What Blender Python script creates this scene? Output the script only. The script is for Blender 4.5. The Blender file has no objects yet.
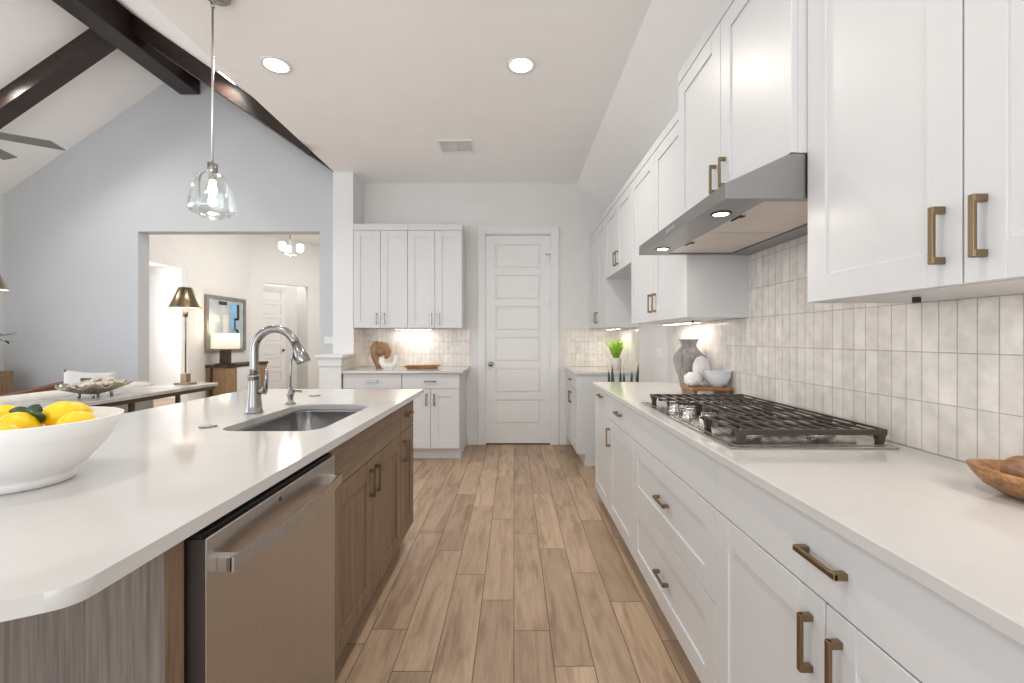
import bpy, bmesh, math, random
from mathutils import Vector, Matrix
R = math.radians
PI = math.pi
random.seed(4)
SC = bpy.context.scene
COL = SC.collection

# ------------------------------------------------------------------ camera, exposure, light
cam_d = bpy.data.cameras.new('camera')
cam = bpy.data.objects.new('camera', cam_d); COL.objects.link(cam)
CAM_H = 1.245
cam.location = (0, 0, CAM_H); cam.rotation_euler = (R(90), 0, 0)
cam_d.sensor_width = 36; cam_d.lens = 435 / 1024 * 36
cam_d.shift_x = -2 / 1024; cam_d.shift_y = -3.5 / 1024
cam_d.clip_start = 0.02
SC.camera = cam
SC.view_settings.view_transform = 'Standard'; SC.view_settings.look = 'None'
SC.view_settings.gamma = 1; SC.view_settings.use_curve_mapping = False
SC.view_settings.exposure = 0.05
SC.cycles.max_bounces = 12; SC.cycles.diffuse_bounces = 6; SC.cycles.glossy_bounces = 5
SC.cycles.transparent_max_bounces = 12
SC.cycles.caustics_reflective = False; SC.cycles.caustics_refractive = False
SC.cycles.sample_clamp_indirect = 4

world = bpy.data.worlds.new('daylight'); SC.world = world; world.use_nodes = True
bg = world.node_tree.nodes['Background']
bg.inputs[0].default_value = (0.90, 0.95, 1.0, 1); bg.inputs[1].default_value = 1.15

def area(name, loc, rot, sx, sy, power, color=(1, 1, 1), spread=None, parent=None):
    l = bpy.data.lights.new(name, 'AREA'); l.shape = 'RECTANGLE'; l.size = sx; l.size_y = sy
    l.energy = power; l.color = color
    if spread: l.spread = R(spread)
    o = bpy.data.objects.new(name, l); COL.objects.link(o)
    o.location = loc; o.rotation_euler = rot
    if parent: o.parent = parent
    return o
# daylight through the living room windows (left); back and foyer panels are added fill
area('window_daylight_left', (-5.55, 1.6, 1.6), (0, R(-90), 0), 2.0, 3.6, 50, (0.86, 0.93, 1.0))
area('back_fill', (-1.5, -3.4, 1.0), (R(122), 0, 0), 6.0, 2.0, 130, (0.95, 0.97, 1.0))  # unseen fill panel behind the camera, tilted up to brighten the ceiling
area('foyer_fill', (-3.6, 8.2, 3.4), (0, R(12), 0), 2.4, 3.0, 95, (1.0, 0.97, 0.93))  # added fill panel under the foyer ceiling, no real source there
area('study_daylight', (-7.6, 7.2, 1.7), (0, R(-90), 0), 1.8, 2.0, 90, (1.0, 0.99, 0.97))

# ------------------------------------------------------------------ materials
def mat(name, color, rough=0.5, metal=0.0, noise=0.0, nscale=6, bump=0.0, bscale=80, emit=None, estr=0, spec=0.5, trans=0, ior=1.45, coat=0, stretch=None, sub=0):
    m = bpy.data.materials.new(name); m.use_nodes = True
    nt = m.node_tree; n = nt.nodes; L = nt.links
    b = n['Principled BSDF']
    b.inputs['Base Color'].default_value = (*color, 1); b.inputs['Roughness'].default_value = rough
    b.inputs['Metallic'].default_value = metal; b.inputs['IOR'].default_value = ior
    b.inputs['Specular IOR Level'].default_value = spec
    b.inputs['Transmission Weight'].default_value = trans; b.inputs['Coat Weight'].default_value = coat
    if emit: b.inputs['Emission Color'].default_value = (*emit, 1); b.inputs['Emission Strength'].default_value = estr
    tc = n.new('ShaderNodeTexCoord'); mp = n.new('ShaderNodeMapping'); L.new(tc.outputs['Object'], mp.inputs[0])
    if stretch: mp.inputs['Scale'].default_value = stretch
    if noise:
        t = n.new('ShaderNodeTexNoise'); t.inputs['Scale'].default_value = nscale; t.inputs['Detail'].default_value = 4
        L.new(mp.outputs[0], t.inputs['Vector'])
        r = n.new('ShaderNodeValToRGB'); L.new(t.outputs['Fac'], r.inputs[0])
        r.color_ramp.elements[0].position = 0.3; r.color_ramp.elements[1].position = 0.7
        r.color_ramp.elements[0].color = (*[max(0, c * (1 - noise)) for c in color], 1)
        r.color_ramp.elements[1].color = (*[min(1, c * (1 + noise)) for c in color], 1)
        L.new(r.outputs[0], b.inputs['Base Color'])
    if bump:
        t2 = n.new('ShaderNodeTexNoise'); t2.inputs['Scale'].default_value = bscale; t2.inputs['Detail'].default_value = 3
        L.new(mp.outputs[0], t2.inputs['Vector'])
        bp = n.new('ShaderNodeBump'); bp.inputs['Strength'].default_value = bump; bp.inputs['Distance'].default_value = 0.002
        L.new(t2.outputs['Fac'], bp.inputs['Height']); L.new(bp.outputs[0], b.inputs['Normal'])
    return m

def wood(name, dark, light, scale=(30, 30, 1.2), rough=0.5, bump=0.15, fine=2.6):
    """grain runs along the axis with the small scale"""
    m = bpy.data.materials.new(name); m.use_nodes = True
    nt = m.node_tree; n = nt.nodes; L = nt.links; b = n['Principled BSDF']
    b.inputs['Roughness'].default_value = rough
    tc = n.new('ShaderNodeTexCoord'); mp = n.new('ShaderNodeMapping'); L.new(tc.outputs['Object'], mp.inputs[0])
    mp.inputs['Scale'].default_value = scale
    t = n.new('ShaderNodeTexNoise'); t.inputs['Scale'].default_value = 1; t.inputs['Detail'].default_value = 6; t.inputs['Roughness'].default_value = 0.6
    t.inputs['Distortion'].default_value = 0.4
    L.new(mp.outputs[0], t.inputs['Vector'])
    mp2 = n.new('ShaderNodeMapping'); L.new(tc.outputs['Object'], mp2.inputs[0]); mp2.inputs['Scale'].default_value = tuple(s * fine for s in scale)
    t2 = n.new('ShaderNodeTexNoise'); t2.inputs['Scale'].default_value = 2; t2.inputs['Detail'].default_value = 5
    L.new(mp2.outputs[0], t2.inputs['Vector'])
    mx = n.new('ShaderNodeMath'); mx.operation = 'MULTIPLY_ADD'; mx.inputs[1].default_value = 0.5
    L.new(t2.outputs['Fac'], mx.inputs[0])
    h = n.new('ShaderNodeMath'); h.operation = 'MULTIPLY'; h.inputs[1].default_value = 0.5; L.new(t.outputs['Fac'], h.inputs[0]); L.new(h.outputs[0], mx.inputs[2])
    r = n.new('ShaderNodeValToRGB'); L.new(mx.outputs[0], r.inputs[0])
    r.color_ramp.elements[0].position = 0.36; r.color_ramp.elements[1].position = 0.64
    r.color_ramp.elements[0].color = (*dark, 1); r.color_ramp.elements[1].color = (*light, 1)
    L.new(r.outputs[0], b.inputs['Base Color'])
    bp = n.new('ShaderNodeBump'); bp.inputs['Strength'].default_value = bump; bp.inputs['Distance'].default_value = 0.001
    L.new(mx.outputs[0], bp.inputs['Height']); L.new(bp.outputs[0], b.inputs['Normal'])
    return m

def tile_mat(name, axis):
    m = bpy.data.materials.new(name); m.use_nodes = True
    nt = m.node_tree; n = nt.nodes; L = nt.links; b = n['Principled BSDF']
    tc = n.new('ShaderNodeTexCoord'); sp = n.new('ShaderNodeSeparateXYZ'); L.new(tc.outputs['Object'], sp.inputs[0])
    zz = n.new('ShaderNodeMath'); zz.operation = 'ADD'; zz.inputs[1].default_value = 1.45 - 0.914; L.new(sp.outputs[2], zz.inputs[0])
    cb = n.new('ShaderNodeCombineXYZ'); L.new(sp.outputs[axis], cb.inputs[0]); L.new(zz.outputs[0], cb.inputs[1])
    ad = n.new('ShaderNodeVectorMath'); ad.operation = 'ADD'; ad.inputs[1].default_value = (5.13, 0, 0); L.new(cb.outputs[0], ad.inputs[0])
    br = n.new('ShaderNodeTexBrick'); L.new(ad.outputs[0], br.inputs['Vector'])
    br.offset = 0; br.squash = 1
    br.inputs['Scale'].default_value = 1; br.inputs['Mortar Size'].default_value = 0.0014; br.inputs['Mortar Smooth'].default_value = 0.3
    br.inputs['Bias'].default_value = 0
    br.inputs['Brick Width'].default_value = 0.0513; br.inputs['Row Height'].default_value = 0.145
    br.inputs['Color1'].default_value = (0.79, 0.75, 0.705, 1); br.inputs['Color2'].default_value = (0.70, 0.66, 0.615, 1)
    br.inputs['Mortar'].default_value = (0.47, 0.43, 0.39, 1)
    ns = n.new('ShaderNodeTexNoise'); ns.inputs['Scale'].default_value = 22; ns.inputs['Detail'].default_value = 4; L.new(tc.outputs['Object'], ns.inputs['Vector'])
    mr = n.new('ShaderNodeMapRange'); mr.inputs[1].default_value = 0.3; mr.inputs[2].default_value = 0.7; mr.inputs[3].default_value = 0.90; mr.inputs[4].default_value = 1.08
    L.new(ns.outputs['Fac'], mr.inputs[0])
    mu = n.new('ShaderNodeVectorMath'); mu.operation = 'SCALE'; L.new(br.outputs['Color'], mu.inputs[0]); L.new(mr.outputs[0], mu.inputs['Scale'])
    L.new(mu.outputs[0], b.inputs['Base Color'])
    ro = n.new('ShaderNodeMapRange'); ro.inputs[3].default_value = 0.2; ro.inputs[4].default_value = 0.8; L.new(br.outputs['Fac'], ro.inputs[0]); L.new(ro.outputs[0], b.inputs['Roughness'])
    n2 = n.new('ShaderNodeTexNoise'); n2.inputs['Scale'].default_value = 14; n2.inputs['Detail'].default_value = 2; L.new(tc.outputs['Object'], n2.inputs['Vector'])
    hs = n.new('ShaderNodeMath'); hs.operation = 'MULTIPLY_ADD'; hs.inputs[1].default_value = -1.0; L.new(br.outputs['Fac'], hs.inputs[0])
    sc_ = n.new('ShaderNodeMath'); sc_.operation = 'MULTIPLY'; sc_.inputs[1].default_value = 1.6; L.new(n2.outputs['Fac'], sc_.inputs[0]); L.new(sc_.outputs[0], hs.inputs[2])
    bp = n.new('ShaderNodeBump'); bp.inputs['Strength'].default_value = 0.7; bp.inputs['Distance'].default_value = 0.003
    L.new(hs.outputs[0], bp.inputs['Height']); L.new(bp.outputs[0], b.inputs['Normal'])
    return m

def plank_mat():
    m = bpy.data.materials.new('wood_look_plank'); m.use_nodes = True
    nt = m.node_tree; n = nt.nodes; L = nt.links; b = n['Principled BSDF']
    at = n.new('ShaderNodeAttribute'); at.attribute_name = 'tone'
    tc = n.new('ShaderNodeTexCoord'); cb = n.new('ShaderNodeCombineXYZ')
    k = n.new('ShaderNodeMath'); k.operation = 'MULTIPLY'; k.inputs[1].default_value = 37; L.new(at.outputs['Fac'], k.inputs[0])
    L.new(k.outputs[0], cb.inputs[0]); L.new(k.outputs[0], cb.inputs[1]); L.new(k.outputs[0], cb.inputs[2])
    ad = n.new('ShaderNodeVectorMath'); L.new(tc.outputs['Object'], ad.inputs[0]); L.new(cb.outputs[0], ad.inputs[1])
    mp = n.new('ShaderNodeMapping'); mp.inputs['Scale'].default_value = (15, 1.8, 1); L.new(ad.outputs[0], mp.inputs[0])
    t = n.new('ShaderNodeTexNoise'); t.inputs['Scale'].default_value = 1.3; t.inputs['Detail'].default_value = 7; t.inputs['Roughness'].default_value = 0.62; t.inputs['Distortion'].default_value = 0.5
    L.new(mp.outputs[0], t.inputs['Vector'])
    r = n.new('ShaderNodeValToRGB'); L.new(t.outputs['Fac'], r.inputs[0])
    e = r.color_ramp.elements; e[0].position = 0.28; e[1].position = 0.72
    e[0].color = (0.25, 0.165, 0.11, 1); e[1].color = (0.50, 0.365, 0.258, 1)
    mm = e.new(0.5); mm.color = (0.43, 0.307, 0.21, 1)
    mp2 = n.new('ShaderNodeMapping'); mp2.inputs['Scale'].default_value = (90, 5, 1); L.new(ad.outputs[0], mp2.inputs[0])
    t2 = n.new('ShaderNodeTexNoise'); t2.inputs['Scale'].default_value = 1.5; t2.inputs['Detail'].default_value = 5; L.new(mp2.outputs[0], t2.inputs['Vector'])
    fr = n.new('ShaderNodeMapRange'); fr.inputs[1].default_value = 0.3; fr.inputs[2].default_value = 0.7; fr.inputs[3].default_value = 0.88; fr.inputs[4].default_value = 1.10; L.new(t2.outputs['Fac'], fr.inputs[0])
    fm = n.new('ShaderNodeVectorMath'); fm.operation = 'SCALE'; L.new(r.outputs[0], fm.inputs[0]); L.new(fr.outputs[0], fm.inputs['Scale'])
    tr = n.new('ShaderNodeMapRange'); tr.inputs[3].default_value = 0.78; tr.inputs[4].default_value = 1.15; L.new(at.outputs['Fac'], tr.inputs[0])
    mu = n.new('ShaderNodeVectorMath'); mu.operation = 'SCALE'; L.new(fm.outputs[0], mu.inputs[0]); L.new(tr.outputs[0], mu.inputs['Scale'])
    L.new(mu.outputs[0], b.inputs['Base Color']); b.inputs['Roughness'].default_value = 0.42
    bp = n.new('ShaderNodeBump'); bp.inputs['Strength'].default_value = 0.2; bp.inputs['Distance'].default_value = 0.0015
    L.new(t.outputs['Fac'], bp.inputs['Height']); L.new(bp.outputs[0], b.inputs['Normal'])
    return m

def clear_glass(name, tint=(0.96, 0.98, 0.98), refl=1.0, ior=1.45):
    m = bpy.data.materials.new(name); m.use_nodes = True
    nt = m.node_tree; n = nt.nodes; L = nt.links; n.clear()
    o = n.new('ShaderNodeOutputMaterial'); mx = n.new('ShaderNodeMixShader'); tr = n.new('ShaderNodeBsdfTransparent'); gl = n.new('ShaderNodeBsdfGlossy')
    tr.inputs[0].default_value = (*tint, 1); gl.inputs['Roughness'].default_value = 0.03; gl.inputs[0].default_value = (1, 1, 1, 1)
    lw = n.new('ShaderNodeLayerWeight'); lw.inputs['Blend'].default_value = 0.35
    nz = n.new('ShaderNodeTexNoise'); nz.inputs['Scale'].default_value = 25
    bp = n.new('ShaderNodeBump'); bp.inputs['Strength'].default_value = 0.12; bp.inputs['Distance'].default_value = 0.001
    L.new(nz.outputs['Fac'], bp.inputs['Height']); L.new(bp.outputs[0], gl.inputs['Normal'])
    f = n.new('ShaderNodeMath'); f.operation = 'MULTIPLY_ADD'; f.inputs[1].default_value = 0.75 * refl; f.inputs[2].default_value = 0.04
    L.new(lw.outputs['Facing'], f.inputs[0]); L.new(f.outputs[0], mx.inputs[0])
    L.new(tr.outputs[0], mx.inputs[1]); L.new(gl.outputs[0], mx.inputs[2]); L.new(mx.outputs[0], o.inputs[0])
    return m

M = {}
M['cab'] = mat('white_cabinet_paint', (0.635, 0.642, 0.65), 0.38, noise=0.01, nscale=3)
M['trim'] = mat('white_trim_paint', (0.74, 0.745, 0.75), 0.4, noise=0.01)
M['wall'] = mat('warm_white_wall_paint', (0.70, 0.70, 0.685), 0.85, noise=0.015, nscale=4, bump=0.15, bscale=120)
M['ceil'] = mat('ceiling_paint', (0.90, 0.895, 0.89), 0.9, noise=0.01, bump=0.15, bscale=150)
M['gable'] = mat('blue_grey_wall_paint', (0.555, 0.575, 0.60), 0.85, noise=0.015, nscale=2, bump=0.15, bscale=120)
M['tile_y'] = tile_mat('glazed_tile_side', 1); M['tile_x'] = tile_mat('glazed_tile_end', 0)
M['plank'] = plank_mat(); M['grout'] = mat('floor_grout', (0.09, 0.065, 0.048), 0.9, noise=0.1)
M['quartz'] = mat('white_quartz', (0.575, 0.562, 0.55), 0.09, noise=0.02, nscale=9, bump=0.0)
M['isl'] = wood('island_stained_wood', (0.13, 0.082, 0.049), (0.27, 0.185, 0.118), (34, 34, 1.3))
M['isl_h'] = wood('island_stained_wood_across', (0.135, 0.085, 0.05), (0.25, 0.17, 0.108), (1.3, 34, 34))
M['isl_end'] = wood('island_end_panel_wood', (0.085, 0.069, 0.058), (0.175, 0.152, 0.132), (38, 38, 1.4))
M['isl_dark'] = mat('toe_kick_brown', (0.05, 0.032, 0.02), 0.7, noise=0.1)
M['beam'] = wood('dark_stained_beam', (0.012, 0.007, 0.006), (0.036, 0.022, 0.017), (3, 1.2, 18), 0.38, 0.3)
M['steel'] = mat('brushed_steel', (0.52, 0.50, 0.48), 0.27, 1.0, noise=0.04, nscale=2, stretch=(1, 60, 60))
M['steel_dw'] = mat('dishwasher_steel', (0.52, 0.495, 0.47), 0.30, 1.0, noise=0.03, nscale=2, stretch=(60, 60, 1))
M['steel_hood'] = mat('hood_steel', (0.36, 0.355, 0.35), 0.36, 1.0, noise=0.03, nscale=2, stretch=(60, 1, 60))
M['mirrorsteel'] = mat('polished_cooktop_steel', (0.55, 0.53, 0.50), 0.16, 1.0, noise=0.01)
M['basin'] = mat('sink_steel', (0.42, 0.41, 0.40), 0.2, 1.0, noise=0.05, nscale=3, stretch=(8, 8, .5))
M['chrome'] = mat('bright_chrome', (0.78, 0.78, 0.79), 0.08, 1.0, noise=0.01)
M['nickel'] = mat('brushed_nickel', (0.32, 0.312, 0.30), 0.24, 1.0, noise=0.03)
M['bronze'] = mat('champagne_bronze', (0.27, 0.195, 0.115), 0.36, 1.0, noise=0.04)
M['brass'] = mat('aged_brass', (0.30, 0.235, 0.145), 0.28, 1.0, noise=0.06)
M['black'] = mat('black_plastic', (0.012, 0.012, 0.012), 0.45, noise=0.1)
M['iron'] = mat('cast_iron', (0.060, 0.045, 0.038), 0.38, noise=0.15, bump=0.3, bscale=300)
M['dwside'] = mat('dishwasher_side', (0.045, 0.033, 0.028), 0.6, noise=0.1)
M['white_plastic'] = mat('white_plastic', (0.78, 0.78, 0.77), 0.4, noise=0.01)
M['light_on'] = mat('lit_lens', (1, 1, 1), 0.5, noise=0.01, emit=(1, 0.95, 0.88), estr=14)
M['bulb'] = mat('glowing_bulb', (1, 1, 1), 0.5, noise=0.01, emit=(1, 0.95, 0.87), estr=30)
M['strip_on'] = mat('warm_strip_light', (1, 1, 1), 0.5, noise=0.01, emit=(1, 0.9, 0.76), estr=6)
M['rodnickel'] = mat('bright_nickel', (0.75, 0.74, 0.72), 0.35, 1.0, noise=0.02)
M['glass'] = clear_glass('pendant_glass')
M['filter'] = mat('hood_filter_mesh', (0.80, 0.73, 0.67), 0.45, 0.7, noise=0.05, bump=0.6, bscale=400)
M['ceramic'] = mat('white_ceramic', (0.80, 0.79, 0.775), 0.3, noise=0.02, bump=0.3, bscale=12, stretch=(1, 1, 6))
M['lemon'] = mat('lemon_peel', (0.88, 0.60, 0.012), 0.36, noise=0.08, nscale=8, bump=0.4, bscale=160)
M['leaf'] = mat('lemon_leaf', (0.03, 0.06, 0.02), 0.35, noise=0.3, nscale=12)
M['grass'] = mat('bright_green_grass', (0.30, 0.50, 0.035), 0.5, noise=0.35, nscale=9)
M['snake'] = mat('dark_green_snake_leaf', (0.025, 0.06, 0.02), 0.4, noise=0.5, nscale=25, stretch=(1, 1, 3))
M['marble'] = mat('veined_grey_marble', (0.50, 0.485, 0.455), 0.22, noise=0.28, nscale=5)
M['dkmetal'] = mat('dark_bronze_frame', (0.10, 0.075, 0.05), 0.4, 0.8, noise=0.1)
M['sofa'] = mat('off_white_sofa_fabric', (0.66, 0.645, 0.61), 0.9, noise=0.04, nscale=20, bump=0.4, bscale=300)
M['leather'] = mat('brown_leather', (0.16, 0.065, 0.028), 0.42, noise=0.15, bump=0.2, bscale=120)
M['pillow'] = mat('light_pillow_linen', (0.60, 0.60, 0.59), 0.9, noise=0.05, nscale=30, bump=0.4, bscale=300)
M['greycloth'] = mat('dark_grey_cloth', (0.12, 0.12, 0.13), 0.9, noise=0.1)
M['oak'] = wood('golden_oak', (0.20, 0.12, 0.06), (0.36, 0.24, 0.13), (20, 20, 1.5))
M['teak'] = wood('warm_teak', (0.16, 0.065, 0.022), (0.46, 0.24, 0.10), (9, 26, 26), 0.35, 0.2)
M['teak_dark'] = wood('walnut_ball_wood', (0.13, 0.06, 0.03), (0.33, 0.18, 0.095), (20, 8, 20), 0.4)
M['brownvase'] = wood('brown_carved_wood', (0.22, 0.115, 0.05), (0.40, 0.23, 0.12), (9, 9, 3), 0.45)
M['greyvase'] = wood('streaked_grey_glaze', (0.14, 0.125, 0.115), (0.44, 0.42, 0.40), (55, 55, 1.3), 0.55, 0.4)
M['towel'] = mat('white_knitted_cotton', (0.78, 0.77, 0.76), 0.95, noise=0.05, nscale=40, bump=1.0, bscale=170)
M['bowlglaze'] = mat('pale_blue_white_glaze', (0.70, 0.73, 0.75), 0.2, noise=0.03)
M['shade'] = mat('cream_lamp_shade', (0.85, 0.82, 0.76), 0.8, noise=0.02, emit=(1, 0.86, 0.66), estr=0.55)
M['shade_in'] = mat('glowing_shade_inside', (0.9, 0.88, 0.82), 0.8, noise=0.01, emit=(1, 0.93, 0.8), estr=1.6)
M['globe'] = mat('frosted_globe_lit', (1, 1, 1), 0.4, noise=0.01, emit=(1, 0.95, 0.86), estr=3.5)
M['shell'] = mat('silver_shell', (0.50, 0.44, 0.37), 0.28, 0.85, noise=0.25, nscale=30, bump=1.0, bscale=60)
M['pearl'] = mat('pearly_shells', (0.62, 0.56, 0.48), 0.25, 0.3, noise=0.3, nscale=25)
M['mirror_bg'] = mat('painted_reflection_pale', (0.40, 0.46, 0.48), 0.5, noise=0.2, nscale=3)  # this and the next three colours paint the foyer mirror's reflection
M['mirror_blue'] = mat('painted_reflection_blue', (0.22, 0.42, 0.66), 0.5, noise=0.15, nscale=6)
M['mirror_dark'] = mat('painted_reflection_dark', (0.02, 0.03, 0.05), 0.5, noise=0.2)
M['mirror_cream'] = mat('painted_reflection_cream', (0.60, 0.60, 0.58), 0.5, noise=0.1)
M['pewter'] = mat('pewter_frame', (0.33, 0.30, 0.26), 0.4, 0.7, noise=0.15)
M['dkwood'] = mat('espresso_wood', (0.05, 0.03, 0.02), 0.5, noise=0.2)
M['fan'] = mat('fan_blade_grey', (0.18, 0.18, 0.175), 0.5, noise=0.05)
M['door'] = mat('white_door_paint', (0.76, 0.755, 0.75), 0.38, noise=0.01)
M['gap'] = mat('threshold_rubber', (0.01, 0.008, 0.006), 0.8, noise=0.1)
M['ring'] = mat('stainless_ring', (0.20, 0.195, 0.19), 0.25, 1.0, noise=0.02)

# ------------------------------------------------------------------ mesh builder
class MB:
    def __init__(s): s.bm = bmesh.new(); s.mats = []; s.mi = 0
    def m(s, material):
        if material not in s.mats: s.mats.append(material)
        s.mi = s.mats.index(material); return s
    def _tag(s, faces, smooth=False):
        for f in faces: f.material_index = s.mi; f.smooth = smooth
    def box(s, x0, x1, y0, y1, z0, z1, bev=0.0, rot=None, seg=1):
        r = bmesh.ops.create_cube(s.bm, size=1)
        vs = r['verts']
        for v in vs:
            v.co = Vector(((x0 + x1) / 2 + v.co.x * (x1 - x0), (y0 + y1) / 2 + v.co.y * (y1 - y0), (z0 + z1) / 2 + v.co.z * (z1 - z0)))
        if rot is not None:
            c = Vector(((x0 + x1) / 2, (y0 + y1) / 2, (z0 + z1) / 2))
            bmesh.ops.rotate(s.bm, verts=vs, cent=c, matrix=rot)
        fs = {f for v in vs for f in v.link_faces}
        s._tag(fs)
        if bev:
            es = list({e for v in vs for e in v.link_edges})
            res = bmesh.ops.bevel(s.bm, geom=es, offset=bev, segments=seg, affect='EDGES', profile=0.5)
            s._tag(res['faces'], seg > 1)
        return s
    def prism(s, pts, axis, a0, a1):
        """polygon pts (2D in the two other axes, order xyz without axis) extruded along axis"""
        def mk(p, a):
            if axis == 0: return Vector((a, p[0], p[1]))
            if axis == 1: return Vector((p[0], a, p[1]))
            return Vector((p[0], p[1], a))
        A = [s.bm.verts.new(mk(p, a0)) for p in pts]; B = [s.bm.verts.new(mk(p, a1)) for p in pts]
        fs = [s.bm.faces.new(A), s.bm.faces.new(B[::-1])]
        k = len(pts)
        for i in range(k): fs.append(s.bm.faces.new([A[i], B[i], B[(i + 1) % k], A[(i + 1) % k]]))
        s._tag(fs); return s
    def hexa(s, c):
        """8 corners: bottom 4 then top 4"""
        v = [s.bm.verts.new(Vector(p)) for p in c]
        fs = [s.bm.faces.new([v[i] for i in q]) for q in ((0, 3, 2, 1), (4, 5, 6, 7), (0, 1, 5, 4), (1, 2, 6, 5), (2, 3, 7, 6), (3, 0, 4, 7))]
        s._tag(fs); return s
    def lathe(s, prof, c=(0, 0), seg=32, smooth=True, cap0=True, cap1=True, sx=1, sy=1):
        rings = []
        for r, z in prof:
            rings.append([s.bm.verts.new((c[0] + sx * r * math.cos(2 * PI * i / seg), c[1] + sy * r * math.sin(2 * PI * i / seg), z)) for i in range(seg)])
        fs = []
        for a, b in zip(rings, rings[1:]):
            for i in range(seg): fs.append(s.bm.faces.new([a[i], a[(i + 1) % seg], b[(i + 1) % seg], b[i]]))
        s._tag(fs, smooth)
        caps = []
        if cap0 and prof[0][0] > 1e-5: caps.append(s.bm.faces.new(rings[0][::-1]))
        if cap1 and prof[-1][0] > 1e-5: caps.append(s.bm.faces.new(rings[-1]))
        s._tag(caps); return s
    def tube(s, pts, rad, seg=12, smooth=True):
        pts = [Vector(p) for p in pts]; n = len(pts)
        rads = rad if isinstance(rad, (list, tuple)) else [rad] * n
        rings = []; up = None
        for i, p in enumerate(pts):
            d = (pts[min(i + 1, n - 1)] - pts[max(i - 1, 0)]).normalized()
            if up is None:
                up = Vector((0, 0, 1)) if abs(d.z) < 0.9 else Vector((1, 0, 0))
            a = d.cross(up).normalized(); b = a.cross(d).normalized(); up = b
            rings.append([s.bm.verts.new(p + (a * math.cos(2 * PI * k / seg) + b * math.sin(2 * PI * k / seg)) * rads[i]) for k in range(seg)])
        fs = []
        for A, B in zip(rings, rings[1:]):
            for i in range(seg): fs.append(s.bm.faces.new([A[i], A[(i + 1) % seg], B[(i + 1) % seg], B[i]]))
        s._tag(fs, smooth)
        s._tag([s.bm.faces.new(rings[0][::-1]), s.bm.faces.new(rings[-1])]); return s
    def cyl(s, p0, p1, r0, r1=None, seg=24):
        return s.tube([p0, p1], [r0, r0 if r1 is None else r1], seg)
    def ball(s, c, r, seg=20, rings=12, fn=None):
        res = bmesh.ops.create_uvsphere(s.bm, u_segments=seg, v_segments=rings, radius=1)
        rr = r if isinstance(r, (list, tuple)) else (r, r, r)
        for v in res['verts']:
            q = v.co.copy()
            if fn: q = fn(q)
            v.co = Vector((c[0] + q.x * rr[0], c[1] + q.y * rr[1], c[2] + q.z * rr[2]))
        s._tag({f for v in res['verts'] for f in v.link_faces}, True); return s
    def blade(s, base, d, length, width, bend=0.0, thick=0.0015, n=6, side=None):
        """a leaf: tapering curved blade with thickness"""
        d = Vector(d).normalized(); side = Vector(side) if side else d.cross(Vector((0, 0, 1)))
        if side.length < 0.05: side = Vector((random.uniform(-1, 1), random.uniform(-1, 1), 0))
        side.normalize(); nrm = side.cross(d).normalized()
        rows = []
        for i in range(n + 1):
            t = i / n
            w = width / 2 * (math.sin(PI * (0.18 + 0.82 * t)) ** 0.7 if t < 1 else 0) + 0.0004
            p = Vector(base) + d * length * t + Vector((d.x, d.y, 0)) * bend * t * t - Vector((0, 0, abs(bend) * 0.5 * t * t))
            rows.append([s.bm.verts.new(p - side * w + nrm * thick), s.bm.verts.new(p + side * w + nrm * thick), s.bm.verts.new(p + side * w - nrm * thick), s.bm.verts.new(p - side * w - nrm * thick)])
        fs = [s.bm.faces.new(rows[0][::-1]), s.bm.faces.new(rows[-1])]
        for A, B in zip(rows, rows[1:]):
            for k in range(4): fs.append(s.bm.faces.new([A[k], A[(k + 1) % 4], B[(k + 1) % 4], B[k]]))
        s._tag(fs, True); return s
    def build(s, name, material=None, parent=None, world=True, label=None):
        off = Vector((0, 0, 0))
        if parent is not None and world:
            p = parent
            while p is not None: off += p.location; p = p.parent
        if off.length: bmesh.ops.translate(s.bm, verts=s.bm.verts, vec=-off)
        bmesh.ops.recalc_face_normals(s.bm, faces=s.bm.faces)
        me = bpy.data.meshes.new(name); s.bm.to_mesh(me); s.bm.free()
        if material is not None: me.materials.append(material)
        else:
            for q in s.mats: me.materials.append(q)
        o = bpy.data.objects.new(name, me); COL.objects.link(o)
        if parent is not None: o.parent = parent
        if label: o['label'] = label
        return o

def thing(name, label, cat, loc=(0, 0, 0), rz=0, group=None):
    o = bpy.data.objects.new(name, None); COL.objects.link(o); o.empty_display_size = 0.1
    o.location = loc; o.rotation_euler = (0, 0, rz)
    return tag(o, label, cat, group)
def tag(o, label, cat, group=None):
    o['label'] = label; o['category'] = cat
    if group: o['group'] = group
    return o
def recenter(o, loc):
    """put the origin of a one-mesh thing at its base"""
    o.data.transform(Matrix.Translation(-Vector(loc))); o.location = loc; return o
def struct(mb, name, material=None, label=None):
    o = mb.build(name, material); o['kind'] = 'structure'
    if label: o['label'] = label
    return o
def copy_tree(o, parent=None):
    c = o.copy(); COL.objects.link(c)
    if parent is not None: c.parent = parent
    for ch in list(o.children): copy_tree(ch, c)
    return c

# ------------------------------------------------------------------ the room
FZ = 3.05
RX = 1.21           # right wall face
FY = 5.08           # far kitchen wall face
GY = 4.90           # gable wall face
CX = -1.957         # edge of the flat kitchen ceiling
RIDX, RIDZ, PIT = -3.64, 4.32, 0.69
def vz(x): return RIDZ - PIT * abs(x - RIDX)

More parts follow.
